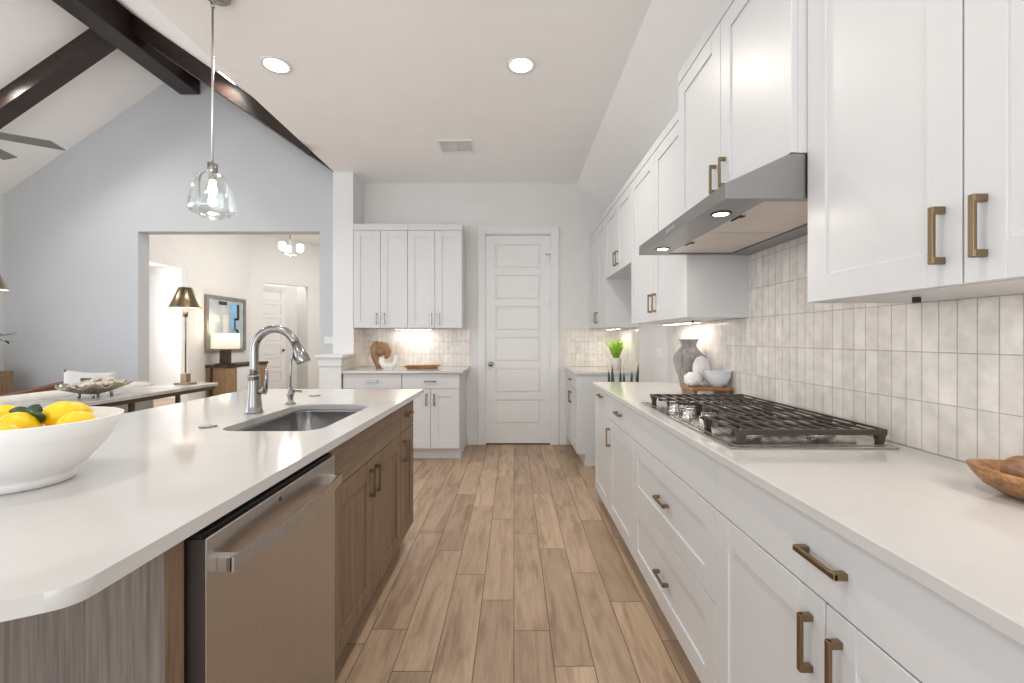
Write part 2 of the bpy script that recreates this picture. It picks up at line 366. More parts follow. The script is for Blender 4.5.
# floor: plank quads over a grout bed
PW, PL = 0.152, 0.92
ph = {-1: .227, -2: .45, -3: .705, -4: .02, -5: .85, 0: .01, 1: .73, 2: .466, 3: .215}
bm = bmesh.new()
tones = []
for k in range(-53, 9):
    x0, x1 = k * PW, (k + 1) * PW
    if x0 > RX: continue
    p = ph.get(k, random.random() * PL)
    y = -4.0 + p - (4 % PL) - PL
    ys = [p + j * PL for j in range(-6, 14)]
    for a, b_ in zip(ys, ys[1:]):
        g = 0.0015
        xx1 = min(x1 - g, RX)
        vs = [bm.verts.new(q) for q in ((x0 + g, a + g, 0), (xx1, a + g, 0), (xx1, b_ - g, 0), (x0 + g, b_ - g, 0))]
        f = bm.faces.new(vs); f.material_index = 0; tones.append(random.random())
nb = len(tones)
r_ = bmesh.ops.create_cube(bm, size=1)
for v in r_['verts']: v.co = Vector((-3.45 + v.co.x * 9.6, 3.0 + v.co.y * 17.5, -0.0515 + v.co.z * 0.1))
for f in {f for v in r_['verts'] for f in v.link_faces}: f.material_index = 1; tones.append(0.5)
me = bpy.data.meshes.new('floor'); bm.to_mesh(me); bm.free()
me.materials.append(M['plank']); me.materials.append(M['grout'])
at_ = me.attributes.new('tone', 'FLOAT', 'FACE'); at_.data.foreach_set('value', tones)
fl = bpy.data.objects.new('floor', me); COL.objects.link(fl); fl['kind'] = 'structure'; fl['label'] = 'wood look plank floor'

# right wall, far wall, post, pony wall, gable wall, left living wall
struct(MB().box(RX, RX + .12, -1.6, FY + .12, 0, 3.1), 'wall_right', M['wall'])
w = MB()
w.box(-1.75, -.340, FY, FY + .12, 0, FZ + .05).box(.433, RX, FY, FY + .12, 0, FZ + .05).box(-.340, .433, FY, FY + .12, 2.465, FZ + .05)
struct(w, 'wall_far', M['wall'])
struct(MB().box(-1.97, -1.75, 4.73, 11.2, 0, FZ), 'wall_partition', M['trim'], 'white end of the partition wall left of the far cabinets')
pw = MB().box(-1.97, -1.75, 4.40, 4.73, 0, 1.045).box(-1.98, -1.74, 4.385, 4.40, .96, 1.045, .002).box(-1.98, -1.74, 4.385, 4.40, 0, .14, .002)
struct(pw, 'wall_half', M['trim'], 'low white half wall beside the far counter')
struct(MB().box(-2.0, -1.715, 4.36, 4.75, 1.045, 1.075, .003), 'trim_1', M['trim'], 'white cap board on the low half wall')
OX0, OX1, OZ = -4.235, -2.19, 2.445
LX = -5.75
g = MB()
g.prism([(LX, 0), (OX0, 0), (OX0, vz(OX0) + .03), (LX, vz(LX) + .03)], 1, GY, GY + .15)
g.prism([(OX1, 0), (-1.97, 0), (-1.97, vz(-1.97) + .03), (OX1, vz(OX1) + .03)], 1, GY, GY + .15)
g.prism([(OX0, OZ), (OX1, OZ), (OX1, vz(OX1) + .03), (RIDX, RIDZ + .03), (OX0, vz(OX0) + .03)], 1, GY, GY + .15)
struct(g, 'wall_gable', M['gable'], 'blue grey gable wall with a wide cased opening')
lw = MB()
lw.box(LX - .12, LX, 3.6, GY + .15, 0, vz(LX) + .1).box(LX - .12, LX, -1.6, -.6, 0, vz(LX) + .1)
lw.box(LX - .12, LX, -.6, 3.6, 0, .45).box(LX - .12, LX, -.6, 3.6, 2.6, vz(LX) + .1)
struct(lw, 'wall_left', M['wall'])
wf = MB()
for y in (-.6, .8, 2.2, 3.55): wf.box(LX - .1, LX - .03, y, y + .05, .45, 2.6)
wf.box(LX - .1, LX - .03, -.6, 3.6, .45, .5).box(LX - .1, LX - .03, -.6, 3.6, 2.55, 2.6)
struct(wf, 'window_1', M['trim'])

# ceilings
c = MB().box(CX, .736, -1.6, FY, FZ, FZ + .08)
c.prism([(.736, FZ), (RX + .1, FZ - .69 * (RX + .1 - .736)), (RX + .1, 3.3), (.736, FZ + .08)], 1, -1.6, FY)
struct(c, 'ceiling', M['ceil'], 'flat kitchen ceiling with a sloped right side')
c = MB().prism([(CX + .001, FZ + .002), (CX + .001, vz(CX) + .08), (CX + .02, vz(CX) + .08), (CX + .02, FZ + .002)], 1, -1.6, GY + .15)
c.prism([(CX, vz(CX)), (RIDX, RIDZ), (RIDX, RIDZ + .1), (CX, vz(CX) + .1)], 1, -1.6, GY + .15)
c.prism([(RIDX, RIDZ), (LX - .1, vz(LX - .1)), (LX - .1, vz(LX - .1) + .1), (RIDX, RIDZ + .1)], 1, -1.6, GY + .15)
struct(c, 'ceiling_vault', M['ceil'], 'vaulted living room ceiling')

# foyer and the room left of it
FX = -5.64
f = MB().box(FX - .12, FX, GY + .15, 6.0, 0, 3.5).box(FX - .12, FX, 7.53, 9.3, 0, 3.5).box(FX - .12, FX, 6.0, 7.53, 2.44, 3.5)
struct(f, 'wall_foyer_left', M['wall'])
dx, dy = .5808, .8140
def W(s_, off=0): return (FX + dx * s_ + dy * off, 9.3 + dy * s_ - dx * off)   # along the angled wall; off>0 towards the camera side
def slab(mb, s0, s1, o0, o1, z0, z1):
    a, b_, c_, d_ = W(s0, o0), W(s1, o0), W(s1, o1), W(s0, o1)
    mb.hexa([(a[0], a[1], z0), (b_[0], b_[1], z0), (c_[0], c_[1], z0), (d_[0], d_[1], z0), (a[0], a[1], z1), (b_[0], b_[1], z1), (c_[0], c_[1], z1), (d_[0], d_[1], z1)])
S0, S1 = .265, 1.28
f = MB(); slab(f, -.1, S0, -.12, 0, 0, 3.6); slab(f, S1, 2.2, -.12, 0, 0, 3.6); slab(f, S0, S1, -.12, 0, 2.46, 3.6)
struct(f, 'wall_foyer_angled', M['wall'])
f = MB(); slab(f, S0 - .3, S1 + .4, -.62, -.5, 0, 2.6); slab(f, S1, S1 + .05, -.5, -.12, 0, 2.6)
struct(f, 'wall_foyer_recess', M['wall'])
struct(MB().box(FX - .1, CX + .1, GY + .15, 11.6, 3.5, 3.6), 'ceiling_foyer', M['ceil'])
struct(MB().box(-4.5, -1.97, 11.1, 11.2, 0, 3.5), 'wall_foyer_far', M['wall'])
f = MB().box(-8.6, -8.5, 5.6, 9.0, 0, 2.7).box(-8.6, FX - .12, 9.0, 9.1, 0, 2.7).box(-8.6, FX - .12, 5.5, 5.6, 0, 2.7).box(-8.6, FX - .12, 5.5, 9.1, 2.7, 2.8)
struct(f, 'wall_study', M['trim'])

nk = W(.75, -.3); area('nook_fill', (nk[0], nk[1], 3.3), (0, 0, 0), .25, .25, 14, (1, .95, .88))  # added fill to brighten the recess and foyer door, no fixture
# tile backsplash
TT = .008
b = MB().box(RX - TT, RX, -.6, 3.285, .914, 1.815)
struct(b, 'wall_backsplash_right', M['tile_y'], 'stacked vertical cream tiles behind the cooktop')
b = MB().box(RX - TT, RX, 4.2, FY, .914, 1.35)
struct(b, 'wall_backsplash_corner', M['tile_y'])
b = MB().box(.588, RX - TT, FY - TT, FY, .914, 1.35)
struct(b, 'wall_backsplash_far_right', M['tile_x'])
b = MB().box(-1.742, -.515, FY - TT, FY, .914, 1.355)
struct(b, 'wall_backsplash_far_left', M['tile_x'])
b = MB().box(-1.75, -1.742, 4.42, 4.73, .914, 1.043).box(-1.75, -1.742, 4.73, FY, .914, 1.355)
o = struct(b, 'wall_backsplash_return', M['tile_y'])

# baseboards, door casing
struct(MB().box(-.54, -.425, FY - .014, FY, 0, .135, .003).box(.53, .62, FY - .014, FY, 0, .135, .003), 'baseboard_far', M['trim'])
struct(MB().box(RX - .014, RX, 3.29, 4.20, 0, .135, .003), 'baseboard_right', M['trim'])
cs = MB()
cs.box(-.420, -.335, FY - .018, FY, 0, 2.54, .003).box(.428, .522, FY - .018, FY, 0, 2.54, .003).box(-.335, .428, FY - .018, FY, 2.46, 2.54, .003)
cs.box(-.345, -.328, FY, FY + .1, 0, 2.46).box(.421, .433, FY, FY + .1, 0, 2.46).box(-.335, .428, FY, FY + .1, 2.452, 2.465)
struct(cs, 'trim_2', M['trim'], 'white casing around the pantry door')
OB = MB()
for x0, x1 in ((LX, OX0),): OB.box(x0, x1, GY - .014, GY, 0, .135, .003)
OB.box(OX1, -1.97, GY - .014, GY, 0, .135, .003)
struct(OB, 'baseboard_gable', M['trim'])

def panel_door(w_, h, name, label, rows=6, handle_x=0.07, knob=M['nickel'], loc=(0, 0, 0), rz=0, hinges=True):
    """local: x 0..w, front at y=0, depth +y .035"""
    d = thing(name, label, 'door', loc, rz) if name else None
    m = MB(); st = .11; top = .10; gap = .075
    m.box(0, w_, .014, .035, 0, h)
    m.box(0, st, 0, .012, 0, h).box(w_ - st, w_, 0, .012, 0, h)
    ph_ = (h - top - .22 - gap * (rows - 1)) / rows
    z = .22
    m.box(st, w_ - st, 0, .012, 0, z)
    for i in range(rows):
        # sunk moulding and raised field
        z1 = z + ph_
        m.box(st + .022, w_ - st - .022, .002, .014, z + .022, z1 - .022, .002)
        e = z1 + (gap if i < rows - 1 else top)
        m.box(st, w_ - st, 0, .012, z1, e)
        z = e
    return d, m
dt, m = panel_door(.749, 2.43, 'door_1', 'white six panel pantry door straight ahead with a round knob', loc=(-.328, FY + .012, .014))
del dt['category']; dt['kind'] = 'structure'
ds = m.build('door_slab', M['door'], dt, world=False)
k = MB(); k.tube([(.058, .0, .925), (.058, -.012, .925)], [.028, .026], 20).tube([(.058, -.01, .925), (.058, -.035, .925)], .010, 12)
k.ball((.058, -.05, .925), (.027, .022, .027)); k.build('door_knob', M['nickel'], ds, world=False, label='round brushed nickel knob')
for i, z in enumerate((.22, .93, 1.62, 2.17)):
    h = MB().cyl((.753, -.006, z - .045), (.753, -.006, z + .045), .006, seg=10)
    if i == 3: h.box(.70, .76, -.03, -.018, z + .03, z + .036).cyl((.705, -.024, z + .033), (.705, -.05, z + .033), .008, seg=10)
    h.build('hinge', M['nickel'], ds, world=False)
struct(MB().box(-.328, .421, FY + .01, FY + .09, -.001, .012), 'trim_3', M['gap'], 'dark threshold under the pantry door')
# foyer door
dl = W(S0 + .01, -.36)
dt, m = panel_door(.66, 2.42, 'door_2', 'white panelled door in the foyer beyond the wide opening', rows=7, loc=(dl[0], dl[1], .01), rz=math.atan2(dy, dx))
del dt['category']; dt['kind'] = 'structure'
ds2 = m.build('door_slab', M['door'], dt, world=False)
MB().ball((.59, -.04, .95), .028).cyl((.59, 0, .95), (.59, -.04, .95), .012, seg=10).build('door_knob', M['dkmetal'], ds2, world=False)

# ------------------------------------------------------------------ ceiling beams
bt = RIDZ - .03
rb = MB().box(-3.75, -3.53, -1.5, GY - .01, 3.98, bt, .004)
o = rb.build('ridge_beam', M['beam']); recenter(o, (-3.64, 1.7, 3.98)); tag(o, 'dark stained ridge beam running along the top of the vault', 'beam')
HG = .175
def rafter(x_a, x_b, y0, y1):
    m = MB()
    pts = [(x_a, vz(x_a) - HG), (x_b, vz(x_b) - HG), (x_b, vz(x_b) - .002), (x_a, vz(x_a) - .002)]
    m.prism(pts, 1, y0, y1); return m
o = rafter(-3.53, CX - .003, 4.03, 4.18).build('rafter_beam', M['beam']); recenter(o, (-2.7, 4.1, 3.4))
tag(o, 'dark sloping beam falling right from the ridge beam towards the kitchen', 'beam')
HG = .10
o = rafter(-3.53, CX - .003, 4.76, GY - .003).build('rafter_beam', M['beam']); recenter(o, (-2.7, 4.8, 3.4))
tag(o, 'thin dark sloping beam lying against the blue grey gable', 'beam')
HG = .175
o = rafter(-3.75, LX + .01, 4.03, 4.18).build('rafter_beam', M['beam']); recenter(o, (-4.7, 4.1, 3.4))
tag(o, 'dark sloping beam falling left from the ridge beam', 'beam')

# ------------------------------------------------------------------ cabinets
def shaker(mb, x0, x1, z0, z1, y=-.02, st=.075, rec=.007, bev=.0012):
    mb.box(x0, x0 + st, y, 0, z0, z1, bev).box(x1 - st, x1, y, 0, z0, z1, bev)
    mb.box(x0 + st, x1 - st, y, 0, z0, z0 + st, bev).box(x0 + st, x1 - st, y, 0, z1 - st, z1, bev)
    mb.box(x0 + st - .001, x1 - st + .001, y + rec, 0, z0 + st - .001, z1 - st + .001)
def handle_mesh(cx, cz, y, orient, L=.118, pr=.027):
    m = MB(); w = .0115; h = L / 2
    if orient == 'v':
        m.box(cx - w / 2, cx + w / 2, y - pr, y - pr + .008, cz - h, cz + h, .001)
        for s in (-1, 1): m.box(cx - w / 2 - .001, cx + w / 2 + .001, y - pr + .002, y, cz + s * (h - .007) - .007, cz + s * (h - .007) + .007, .001)
    else:
        m.box(cx - h, cx + h, y - pr, y - pr + .008, cz - w / 2, cz + w / 2, .001)
        for s in (-1, 1): m.box(cx + s * (h - .007) - .007, cx + s * (h - .007) + .007, y - pr + .002, y, cz - w / 2 - .001, cz + w / 2 + .001, .001)
    return m
def cabinet(label, loc, rz, width, depth, z0, z1, fronts, group=None, toe=True, mats=('cab', 'cab', 'cab'), crown=None, handle=None, name='base_cabinet', endpanel=(0, 0), cat='cabinet', toemat=None, fronty=-.02):
    """local: x along the width, fronts at y -.02..0, body behind; z measured from the floor"""
    t = thing(name, label, cat, (loc[0], loc[1], z0 if not toe else 0), rz, group)
    body = M[mats[0]]; hm = handle or M['bronze']
    zb = z0 if not toe else 0
    base = z0 + (.115 if toe else 0) - zb
    top = z1 - zb
    th = .018
    b = MB()
    b.box(0, th, 0, depth, base, top).box(width - th, width, 0, depth, base, top)
    b.box(th, width - th, 0, depth, base, base + th).box(th, width - th, depth - .01, depth, base + th, top)
    b.box(th, width - th, 0, .018, top - .03, top).box(th, width - th, .02, .03, base + th, top - .03)
    if not toe: b.box(th, width - th, 0, depth, top - th, top)
    b.build('carcass', body, t, world=False)
    if toe:
        MB().box(0, width, .06, .075, 0, base).box(.0, .015, .075, depth, 0, base - .001).box(width - .015, width, .075, depth, 0, base - .001).build('toe_kick', toemat or body, t, world=False)
    for f in fronts:
        x0, x1, a, c_ = f['x0'] + .0019, f['x1'] - .0019, f['z0'] - zb + .0019, f['z1'] - zb - .0019
        m = MB()
        if f['style'] == 'shaker': shaker(m, x0, x1, a, c_, y=fronty)
        else: m.box(x0, x1, fronty, 0, a, c_, .0015)
        fm = M[mats[2]] if f['style'] == 'slab' else M[mats[1]]
        o = m.build(f['kind'], fm, t, world=False)
        if 'h' in f:
            hx, hz, ho = f['h']
            handle_mesh(hx, hz - zb, fronty, ho, f.get('L', .118)).build('handle', hm, o, world=False)
    if crown:
        m = MB().box(-crown.get('l', 0), width + crown.get('r', 0), fronty - .003, depth, top + .001, top + crown['h'], .002)
        m.build('crown_moulding', body, t, world=False)
    return t
def F(kind, style, x0, x1, z0, z1, h=None, **k):
    d = dict(kind=kind, style=style, x0=x0, x1=x1, z0=z0, z1=z1, **k)
    if h: d['h'] = h
    return d
ZT = .885
RF = .629   # carcass face plane of the right run
BD = RX - RF - .002
# right base run (rz=-90: local x runs towards the camera)
def rbase(label, Y1, Y0, fronts, **k): return cabinet(label, (RF, Y1, 0), R(-90), Y1 - Y0, BD, 0, .886, fronts, group='white base cabinets along the right wall', **k)
w_ = .48
rbase('narrow white pull-out base cabinet at the far end of the cooktop counter', 3.27, 2.79, [F('drawer', 'shaker', 0, w_, .12, ZT, (w_ / 2, .842, 'h'))])
w_ = .564
rbase('white base cabinet with one drawer over one door, beyond the cooktop', 2.79, 2.226,
      [F('drawer', 'slab', 0, w_, .728, ZT, (w_ / 2, .806, 'h')), F('door', 'shaker', 0, w_, .12, .728, (.032, .615, 'v'))])
w_ = .911
rbase('white base cabinet with two deep drawers, under the cooktop', 2.226, 1.315,
      [F('false_front', 'slab', 0, w_, .728, ZT), F('drawer', 'shaker', 0, w_, .438, .728, (w_ / 2, .580, 'h')), F('drawer', 'shaker', 0, w_, .12, .438, (w_ / 2, .268, 'h'))])
w_ = .928; hc = .464
rbase('white base cabinet with a wide drawer over two doors, nearest on the right', 1.315, .387,
      [F('drawer', 'slab', 0, w_, .728, ZT, (hc, .808, 'h')), F('door', 'shaker', 0, hc, .12, .728, (hc - .04, .622, 'v')), F('door', 'shaker', hc, w_, .12, .728, (hc + .04, .622, 'v'))])
# far right base (beyond the fridge alcove)
w_ = .858
t = cabinet('white base cabinet in the far right corner beyond the fridge alcove', (RF, 5.078, 0), R(-90), w_, BD, 0, .886,
            [F('drawer', 'slab', 0, w_, .728, ZT, (w_ / 2, .806, 'h')), F('door', 'shaker', 0, w_ / 2, .12, .728, (w_ / 2 - .04, .62, 'v')), F('door', 'shaker', w_ / 2, w_, .12, .728, (w_ / 2 + .05, .62, 'v'))],
            group='white base cabinets along the right wall')
# counters
o = MB().box(.588, RX - .009, -.55, 3.285, .887, .914, .003).build('countertop', M['quartz']); recenter(o, (.9, 1.37, .887))
tag(o, 'long white quartz countertop under the gas cooktop on the right', 'countertop')
o = MB().box(.588, RX - .009, 4.205, FY - .009, .887, .914, .003).build('countertop', M['quartz']); recenter(o, (.9, 4.64, .887))
tag(o, 'short white countertop in the far right corner carrying the green grass', 'countertop')

# right upper run
UF = .905
UD = RX - UF - .002
def rup(label, Y1, Y0, z0, z1, fronts, xf=UF, crown=.055, **k):
    return cabinet(label, (xf, Y1, 0), R(-90), Y1 - Y0, RX - xf - .002, z0, z1, fronts, group='white wall cabinets along the right wall', toe=False, name='wall_cabinet', crown=dict(h=crown), **k)
def two(w_, z0, z1, hz, hh=.040):
    return [F('door', 'shaker', 0, w_ / 2, z0, z1, (w_ / 2 - hh, hz, 'v')), F('door', 'shaker', w_ / 2, w_, z0, z1, (w_ / 2 + hh, hz, 'v'))]
rup('white two door wall cabinet in the far right corner above the green grass', 5.078, 4.202, 1.35, 2.417, two(.876, 1.35, 2.417, 1.46))
rup('short white wall cabinet high above the empty fridge alcove', 4.20, 3.287, 1.815, 2.417, two(.913, 1.815, 2.417, 1.93))
rup('white two door wall cabinet between fridge alcove and range hood', 3.285, 2.228, 1.35, 2.417, two(1.057, 1.35, 2.417, 1.465))
rup('short white two door wall cabinet directly above the range hood', 2.226, 1.316, 1.806, 2.535, two(.91, 1.806, 2.535, 1.905), xf=.860, crown=.06)
rup('large white wall cabinet in the foreground at the upper right', 1.314, .402, 1.35, 2.535, two(.912, 1.35, 2.535, 1.456), crown=.06)

# far left cabinets
cabinet('left white base cabinet on the far wall, mostly hidden by the island', (-1.738, 4.44, 0), 0, .595, FY - 4.44 - .002, 0, .886,
        [F('drawer', 'slab', 0, .595, .728, ZT, (.30, .806, 'h')), F('door', 'shaker', 0, .2975, .12, .728, (.26, .62, 'v')), F('door', 'shaker', .2975, .595, .12, .728, (.335, .62, 'v'))],
        group='white cabinets on the far wall', handle=M['nickel'])
cabinet('right white base cabinet on the far wall, next to the pantry door', (-1.141, 4.44, 0), 0, .585, FY - 4.44 - .002, 0, .886,
        [F('drawer', 'slab', 0, .585, .728, ZT, (.29, .806, 'h')), F('door', 'shaker', 0, .2925, .12, .728, (.252, .62, 'v')), F('door', 'shaker', .2925, .585, .12, .728, (.333, .62, 'v'))],
        group='white cabinets on the far wall', handle=M['nickel'])
o = MB().box(-1.741, -.515, 4.385, FY - .009, .887, .914, .003).build('countertop', M['quartz']); recenter(o, (-1.12, 4.73, .887))
tag(o, 'white countertop on the far wall carrying the brown vase', 'countertop')
for i, (x, lab) in enumerate(((-1.748, 'left of two tall white wall cabinets on the far wall'), (-1.156, 'right of two tall white wall cabinets on the far wall'))):
    cabinet(lab, (x, 4.75, 0), 0, .591, FY - 4.75 - .002, 1.355, 2.417, two(.591, 1.355, 2.417, 1.455, .042), group='white cabinets on the far wall', toe=False, name='wall_cabinet', crown=dict(h=.07), handle=M['nickel'])

# ------------------------------------------------------------------ island
IF = -.636
def isl(label, Y0, Y1, fronts, name='island_cabinet'):
    return cabinet(label, (IF, Y0, 0), R(90), Y1 - Y0, .62, 0, .886, fronts, mats=('isl', 'isl', 'isl_h'), group='stained wood island cabinets', name=name, toemat=M['isl_dark'])
w_ = .93
isl('brown stained island cabinet under the sink with two doors', 1.432, 2.362,
    [F('false_front', 'slab', 0, w_, .722, ZT), F('door', 'shaker', 0, w_ / 2, .12, .722, (w_ / 2 - .035, .625, 'v')), F('door', 'shaker', w_ / 2, w_, .12, .722, (w_ / 2 + .035, .625, 'v'))])
w_ = .30
isl('narrow brown stained cabinet at the far end of the island', 2.364, 2.664,
    [F('drawer', 'slab', 0, w_, .722, ZT, (w_ / 2, .806, 'h', )), F('door', 'shaker', 0, w_, .12, .722, (.045, .62, 'v'))])
ep = MB()
ep.m(M['isl_end']).box(-1.30, -.6165, .767, .790, .0, .886)
ep.m(M['isl']).box(-.650, -.616, .790, .812, 0, .886).box(-.6165, -.616, .7675, .790, 0, .886).box(-1.30, -.66, .790, .80, 0, .886)
o = ep.build('island_end_panel'); recenter(o, (-.95, .79, 0)); tag(o, 'grey brown wood end panel of the island beside the dishwasher', 'panel')
o = MB().box(-1.30, -1.262, .80, 2.664, 0, .886).build('island_back_panel', M['isl_end']); recenter(o, (-1.28, 1.7, 0)); tag(o, 'grey brown wood back panel of the island on its seating side', 'panel')

# island countertop with sink cut-out
def rrect(x0, x1, y0, y1, r, n=6, corners=(1, 1, 1, 1)):
    pts = []
    for (cx, cy, a0, on) in ((x1, y1, 0, corners[0]), (x0, y1, 90, corners[1]), (x0, y0, 180, corners[2]), (x1, y0, 270, corners[3])):
        rr = r if on else 0.002
        ccx = cx - rr if cx == x1 else cx + rr; ccy = cy - rr if cy == y1 else cy + rr
        for i in range(n + 1):
            a = R(a0 + 90 * i / n); pts.append((ccx + rr * math.cos(a), ccy + rr * math.sin(a)))
    return pts
SK = (-1.070, -.700, 1.545, 2.17)
def slab_with_hole(outer, inner, z0, z1):
    bm = bmesh.new(); es = []
    for loop in (outer, inner):
        vs = [bm.verts.new((p[0], p[1], z1)) for p in loop]
        es += [bm.edges.new((vs[i], vs[(i + 1) % len(vs)])) for i in range(len(vs))]
    r = bmesh.ops.triangle_fill(bm, edges=es, use_beauty=True)
    fs = [f for f in bm.faces]
    ex = bmesh.ops.extrude_face_region(bm, geom=fs)
    for v in [g for g in ex['geom'] if isinstance(g, bmesh.types.BMVert)]: v.co.z = z0
    return bm
sl = MB(); sl.bm.free()
sl.bm = slab_with_hole([(-.585, 2.83), (-1.71, 2.83), (-1.71, .467), (-.830, .467), (-.800, .470), (-.640, .551)] + [((1 - k / 12) ** 2 * -.612 + 2 * (k / 12) * (1 - k / 12) * -.585 + (k / 12) ** 2 * -.585, (1 - k / 12) ** 2 * .566 + 2 * (k / 12) * (1 - k / 12) * .580 + (k / 12) ** 2 * .606) for k in range(13)], rrect(*SK, .075, 8), .887, .914)
o = sl.build('island_countertop', M['quartz']); recenter(o, (-1.15, 1.7, .887)); tag(o, 'white quartz island countertop with a cut-out for the sink', 'countertop')
bv = o.modifiers.new('edge', 'BEVEL'); bv.width = .002; bv.segments = 2; bv.limit_method = 'ANGLE'; bv.angle_limit = R(60)
for p_ in o.data.polygons: p_.use_smooth = abs(p_.normal.z) < .5 and p_.area < .0008
# sink
t = thing('kitchen_sink', 'rectangular stainless undermount sink with rounded corners in the island', 'sink', (-.8725, 1.86, .68))
m = MB()
loops = []
def ring(pts, z): return [m.bm.verts.new((p[0], p[1], z)) for p in pts]
x0, x1, y0, y1 = SK
spec = [(.020, .886, .095), (-.003, .886, .072), (-.003, .878, .072), (.006, .72, .065), (.03, .692, .05), (.10, .685, .03)]
rings = [ring(rrect(x0 - q if q > 0 and i == 0 else x0 + (q if i > 0 else 0), x1 + q if i == 0 else x1 - q, y0 - q if i == 0 else y0 + q, y1 + q if i == 0 else y1 - q, r, 8), z) for i, (q, z, r) in enumerate(spec)]
for A, B in zip(rings, rings[1:]):
    k = len(A)
    for i in range(k):
        f_ = m.bm.faces.new([A[i], A[(i + 1) % k], B[(i + 1) % k], B[i]]); f_.smooth = True
m.bm.faces.new(rings[-1])
m.build('basin', M['basin'], t)
dr = MB().lathe([(.055, .6855), (.055, .689), (.045, .690), (.038, .687)], (-.87, 2.0), 28); dr.build('drain', M['chrome'], t)
# faucet
fx, fy = -1.150, 1.925
t = thing('kitchen_faucet', 'tall nickel gooseneck pull-down faucet behind the island sink', 'faucet', (fx, fy, .914))
MB().lathe([(.036, .914), (.036, .920), (.033, .925), (.031, .95), (.026, 1.0), (.0245, 1.055), (.0245, 1.07), (.026, 1.072), (.026, 1.08), (.021, 1.084)], (fx, fy), 32).build('faucet_body', M['nickel'], t)
ang = R(-4)
ux, uy = math.cos(ang), math.sin(ang)
pts = [(fx, fy, 1.07 + .0), (fx, fy, 1.11), (fx, fy, 1.15)]
rad = .098
for i in range(0, 16):
    a = R(180 - i * 160 / 15)
    pts.append((fx + ux * (rad + rad * math.cos(a)), fy + uy * (rad + rad * math.cos(a)), 1.187 + rad * math.sin(a) * 1.0))
MB().tube(pts, .0178, 16).build('gooseneck', M['nickel'], t)
e = Vector(pts[-1]); dr_ = (Vector(pts[-1]) - Vector(pts[-2])).normalized()
hd = MB().tube([e, e + dr_ * .018, e + dr_ * .020, e + dr_ * .088, e + dr_ * .094], [.0178, .0185, .021, .030, .027], 20).build('spray_head', M['nickel'], t)
q0 = e + dr_ * .035 + Vector((-.022, 0, -.004)); q1 = e + dr_ * .075 + Vector((-.029, 0, -.008))
MB().tube([q0, (q0 + q1) / 2 + Vector((-.003, 0, 0)), q1], [.004, .007, .004], 10).build('spray_button', M['black'], hd)
lv = MB().cyl((fx + .02, fy, 1.012), (fx + .052, fy - .004, 1.012), .016, .016, 18)
lv.tube([(fx + .048, fy - .004, 1.01), (fx + .055, fy - .006, 1.03), (fx + .060, fy - .01, 1.065), (fx + .062, fy - .012, 1.115)], [.009, .009, .0075, .006], 12)
lv.build('lever_handle', M['nickel'], t)
# small filtered water faucet
fx, fy = -1.120, 2.18
t = thing('water_tap', 'slim small nickel tap with thin curved spout right of the gooseneck faucet', 'faucet', (fx, fy, .914))
MB().lathe([(.026, .914), (.026, .918), (.014, .924), (.012, .94), (.018, .962), (.018, .975), (.011, .985), (.012, .998), (.006, 1.004)], (fx, fy), 24).build('tap_body', M['nickel'], t)
pts = [(fx, fy, .995), (fx, fy, 1.06), (fx + .002, fy, 1.10)]
for i in range(10):
    a = R(175 - i * 14); pts.append((fx + .056 + .055 * math.cos(a), fy - .005 * i / 9, 1.115 + .055 * math.sin(a)))
MB().tube(pts, .0052, 10).build('spout', M['nickel'], t)
MB().tube([(fx + .008, fy, .978), (fx + .035, fy - .004, .98), (fx + .058, fy - .008, .978)], [.008, .005, .007], 12).build('lever_handle', M['nickel'], t)
for (x, y, lab) in ((-1.140, 1.62, 'flat round steel cap set in the island counter, left of the faucet'), (-1.14, 2.49, 'flat round steel cap set in the island counter beyond the sink')):
    t = thing('counter_cap', lab, 'cap', (x, y, .914), group='round caps in the island counter')
    MB().lathe([(.030, .914), (.030, .917), (.026, .9175)], (x, y), 28).build('rim', M['ring'], t)
    MB().lathe([(.0225, .9168), (.0225, .9185), (.020, .919)], (x, y), 24).build('button', M['steel'], t)

# ------------------------------------------------------------------ dishwasher
t = thing('dishwasher', 'stainless steel dishwasher with a bowed bar handle in the island', 'dishwasher', (-.60, 1.12, 0))
DY0, DY1, DF = .828, 1.424, -.586
MB().box(-1.24, -.635, DY0 + .004, DY1 - .004, .10, .876).build('tub', M['black'], t)
d = MB(); d.box(DF - .004, DF, DY0, DY1, .105, .862, .0015)
dd = d.build('door_panel', M['steel_dw'], t)
MB().box(DF - .048, DF - .0045, DY0 + .001, DY1 - .001, .105, .860).build('door_core', M['dwside'], dd)
MB().box(DF - .048, DF - .010, DY0 + .002, DY1 - .002, .8605, .870, .001).build('control_strip', M['black'], dd)
MB().box(-.70, -.68, DY0, DY1, 0, .10).build('kick_plate', M['black'], t)
h = MB(); n = 20
hz0, hz1 = .782, .813
for i in range(n):
    def pt(j):
        s_ = j / n; y = DY0 + .03 + s_ * (DY1 - DY0 - .06)
        return y, DF + .034 + .022 * math.sin(PI * s_)
    (ya, xa), (yb, xb) = pt(i), pt(i + 1)
    h.hexa([(xa - .008, ya, hz0), (xa, ya, hz0), (xb, yb, hz0), (xb - .008, yb, hz0), (xa - .008, ya, hz1), (xa, ya, hz1), (xb, yb, hz1), (xb - .008, yb, hz1)])
hh = h.build('bar_handle', M['steel'], dd)
for y in (DY0 + .03, DY1 - .052):
    MB().box(DF, DF + .030, y, y + .022, hz0 + .001, hz1 - .001, .001).build('handle_bracket', M['chrome'], hh)
MB().cyl((DF, 1.09, .842), (DF + .001, 1.09, .842), .006, seg=16).build('badge', M['dkmetal'], dd)

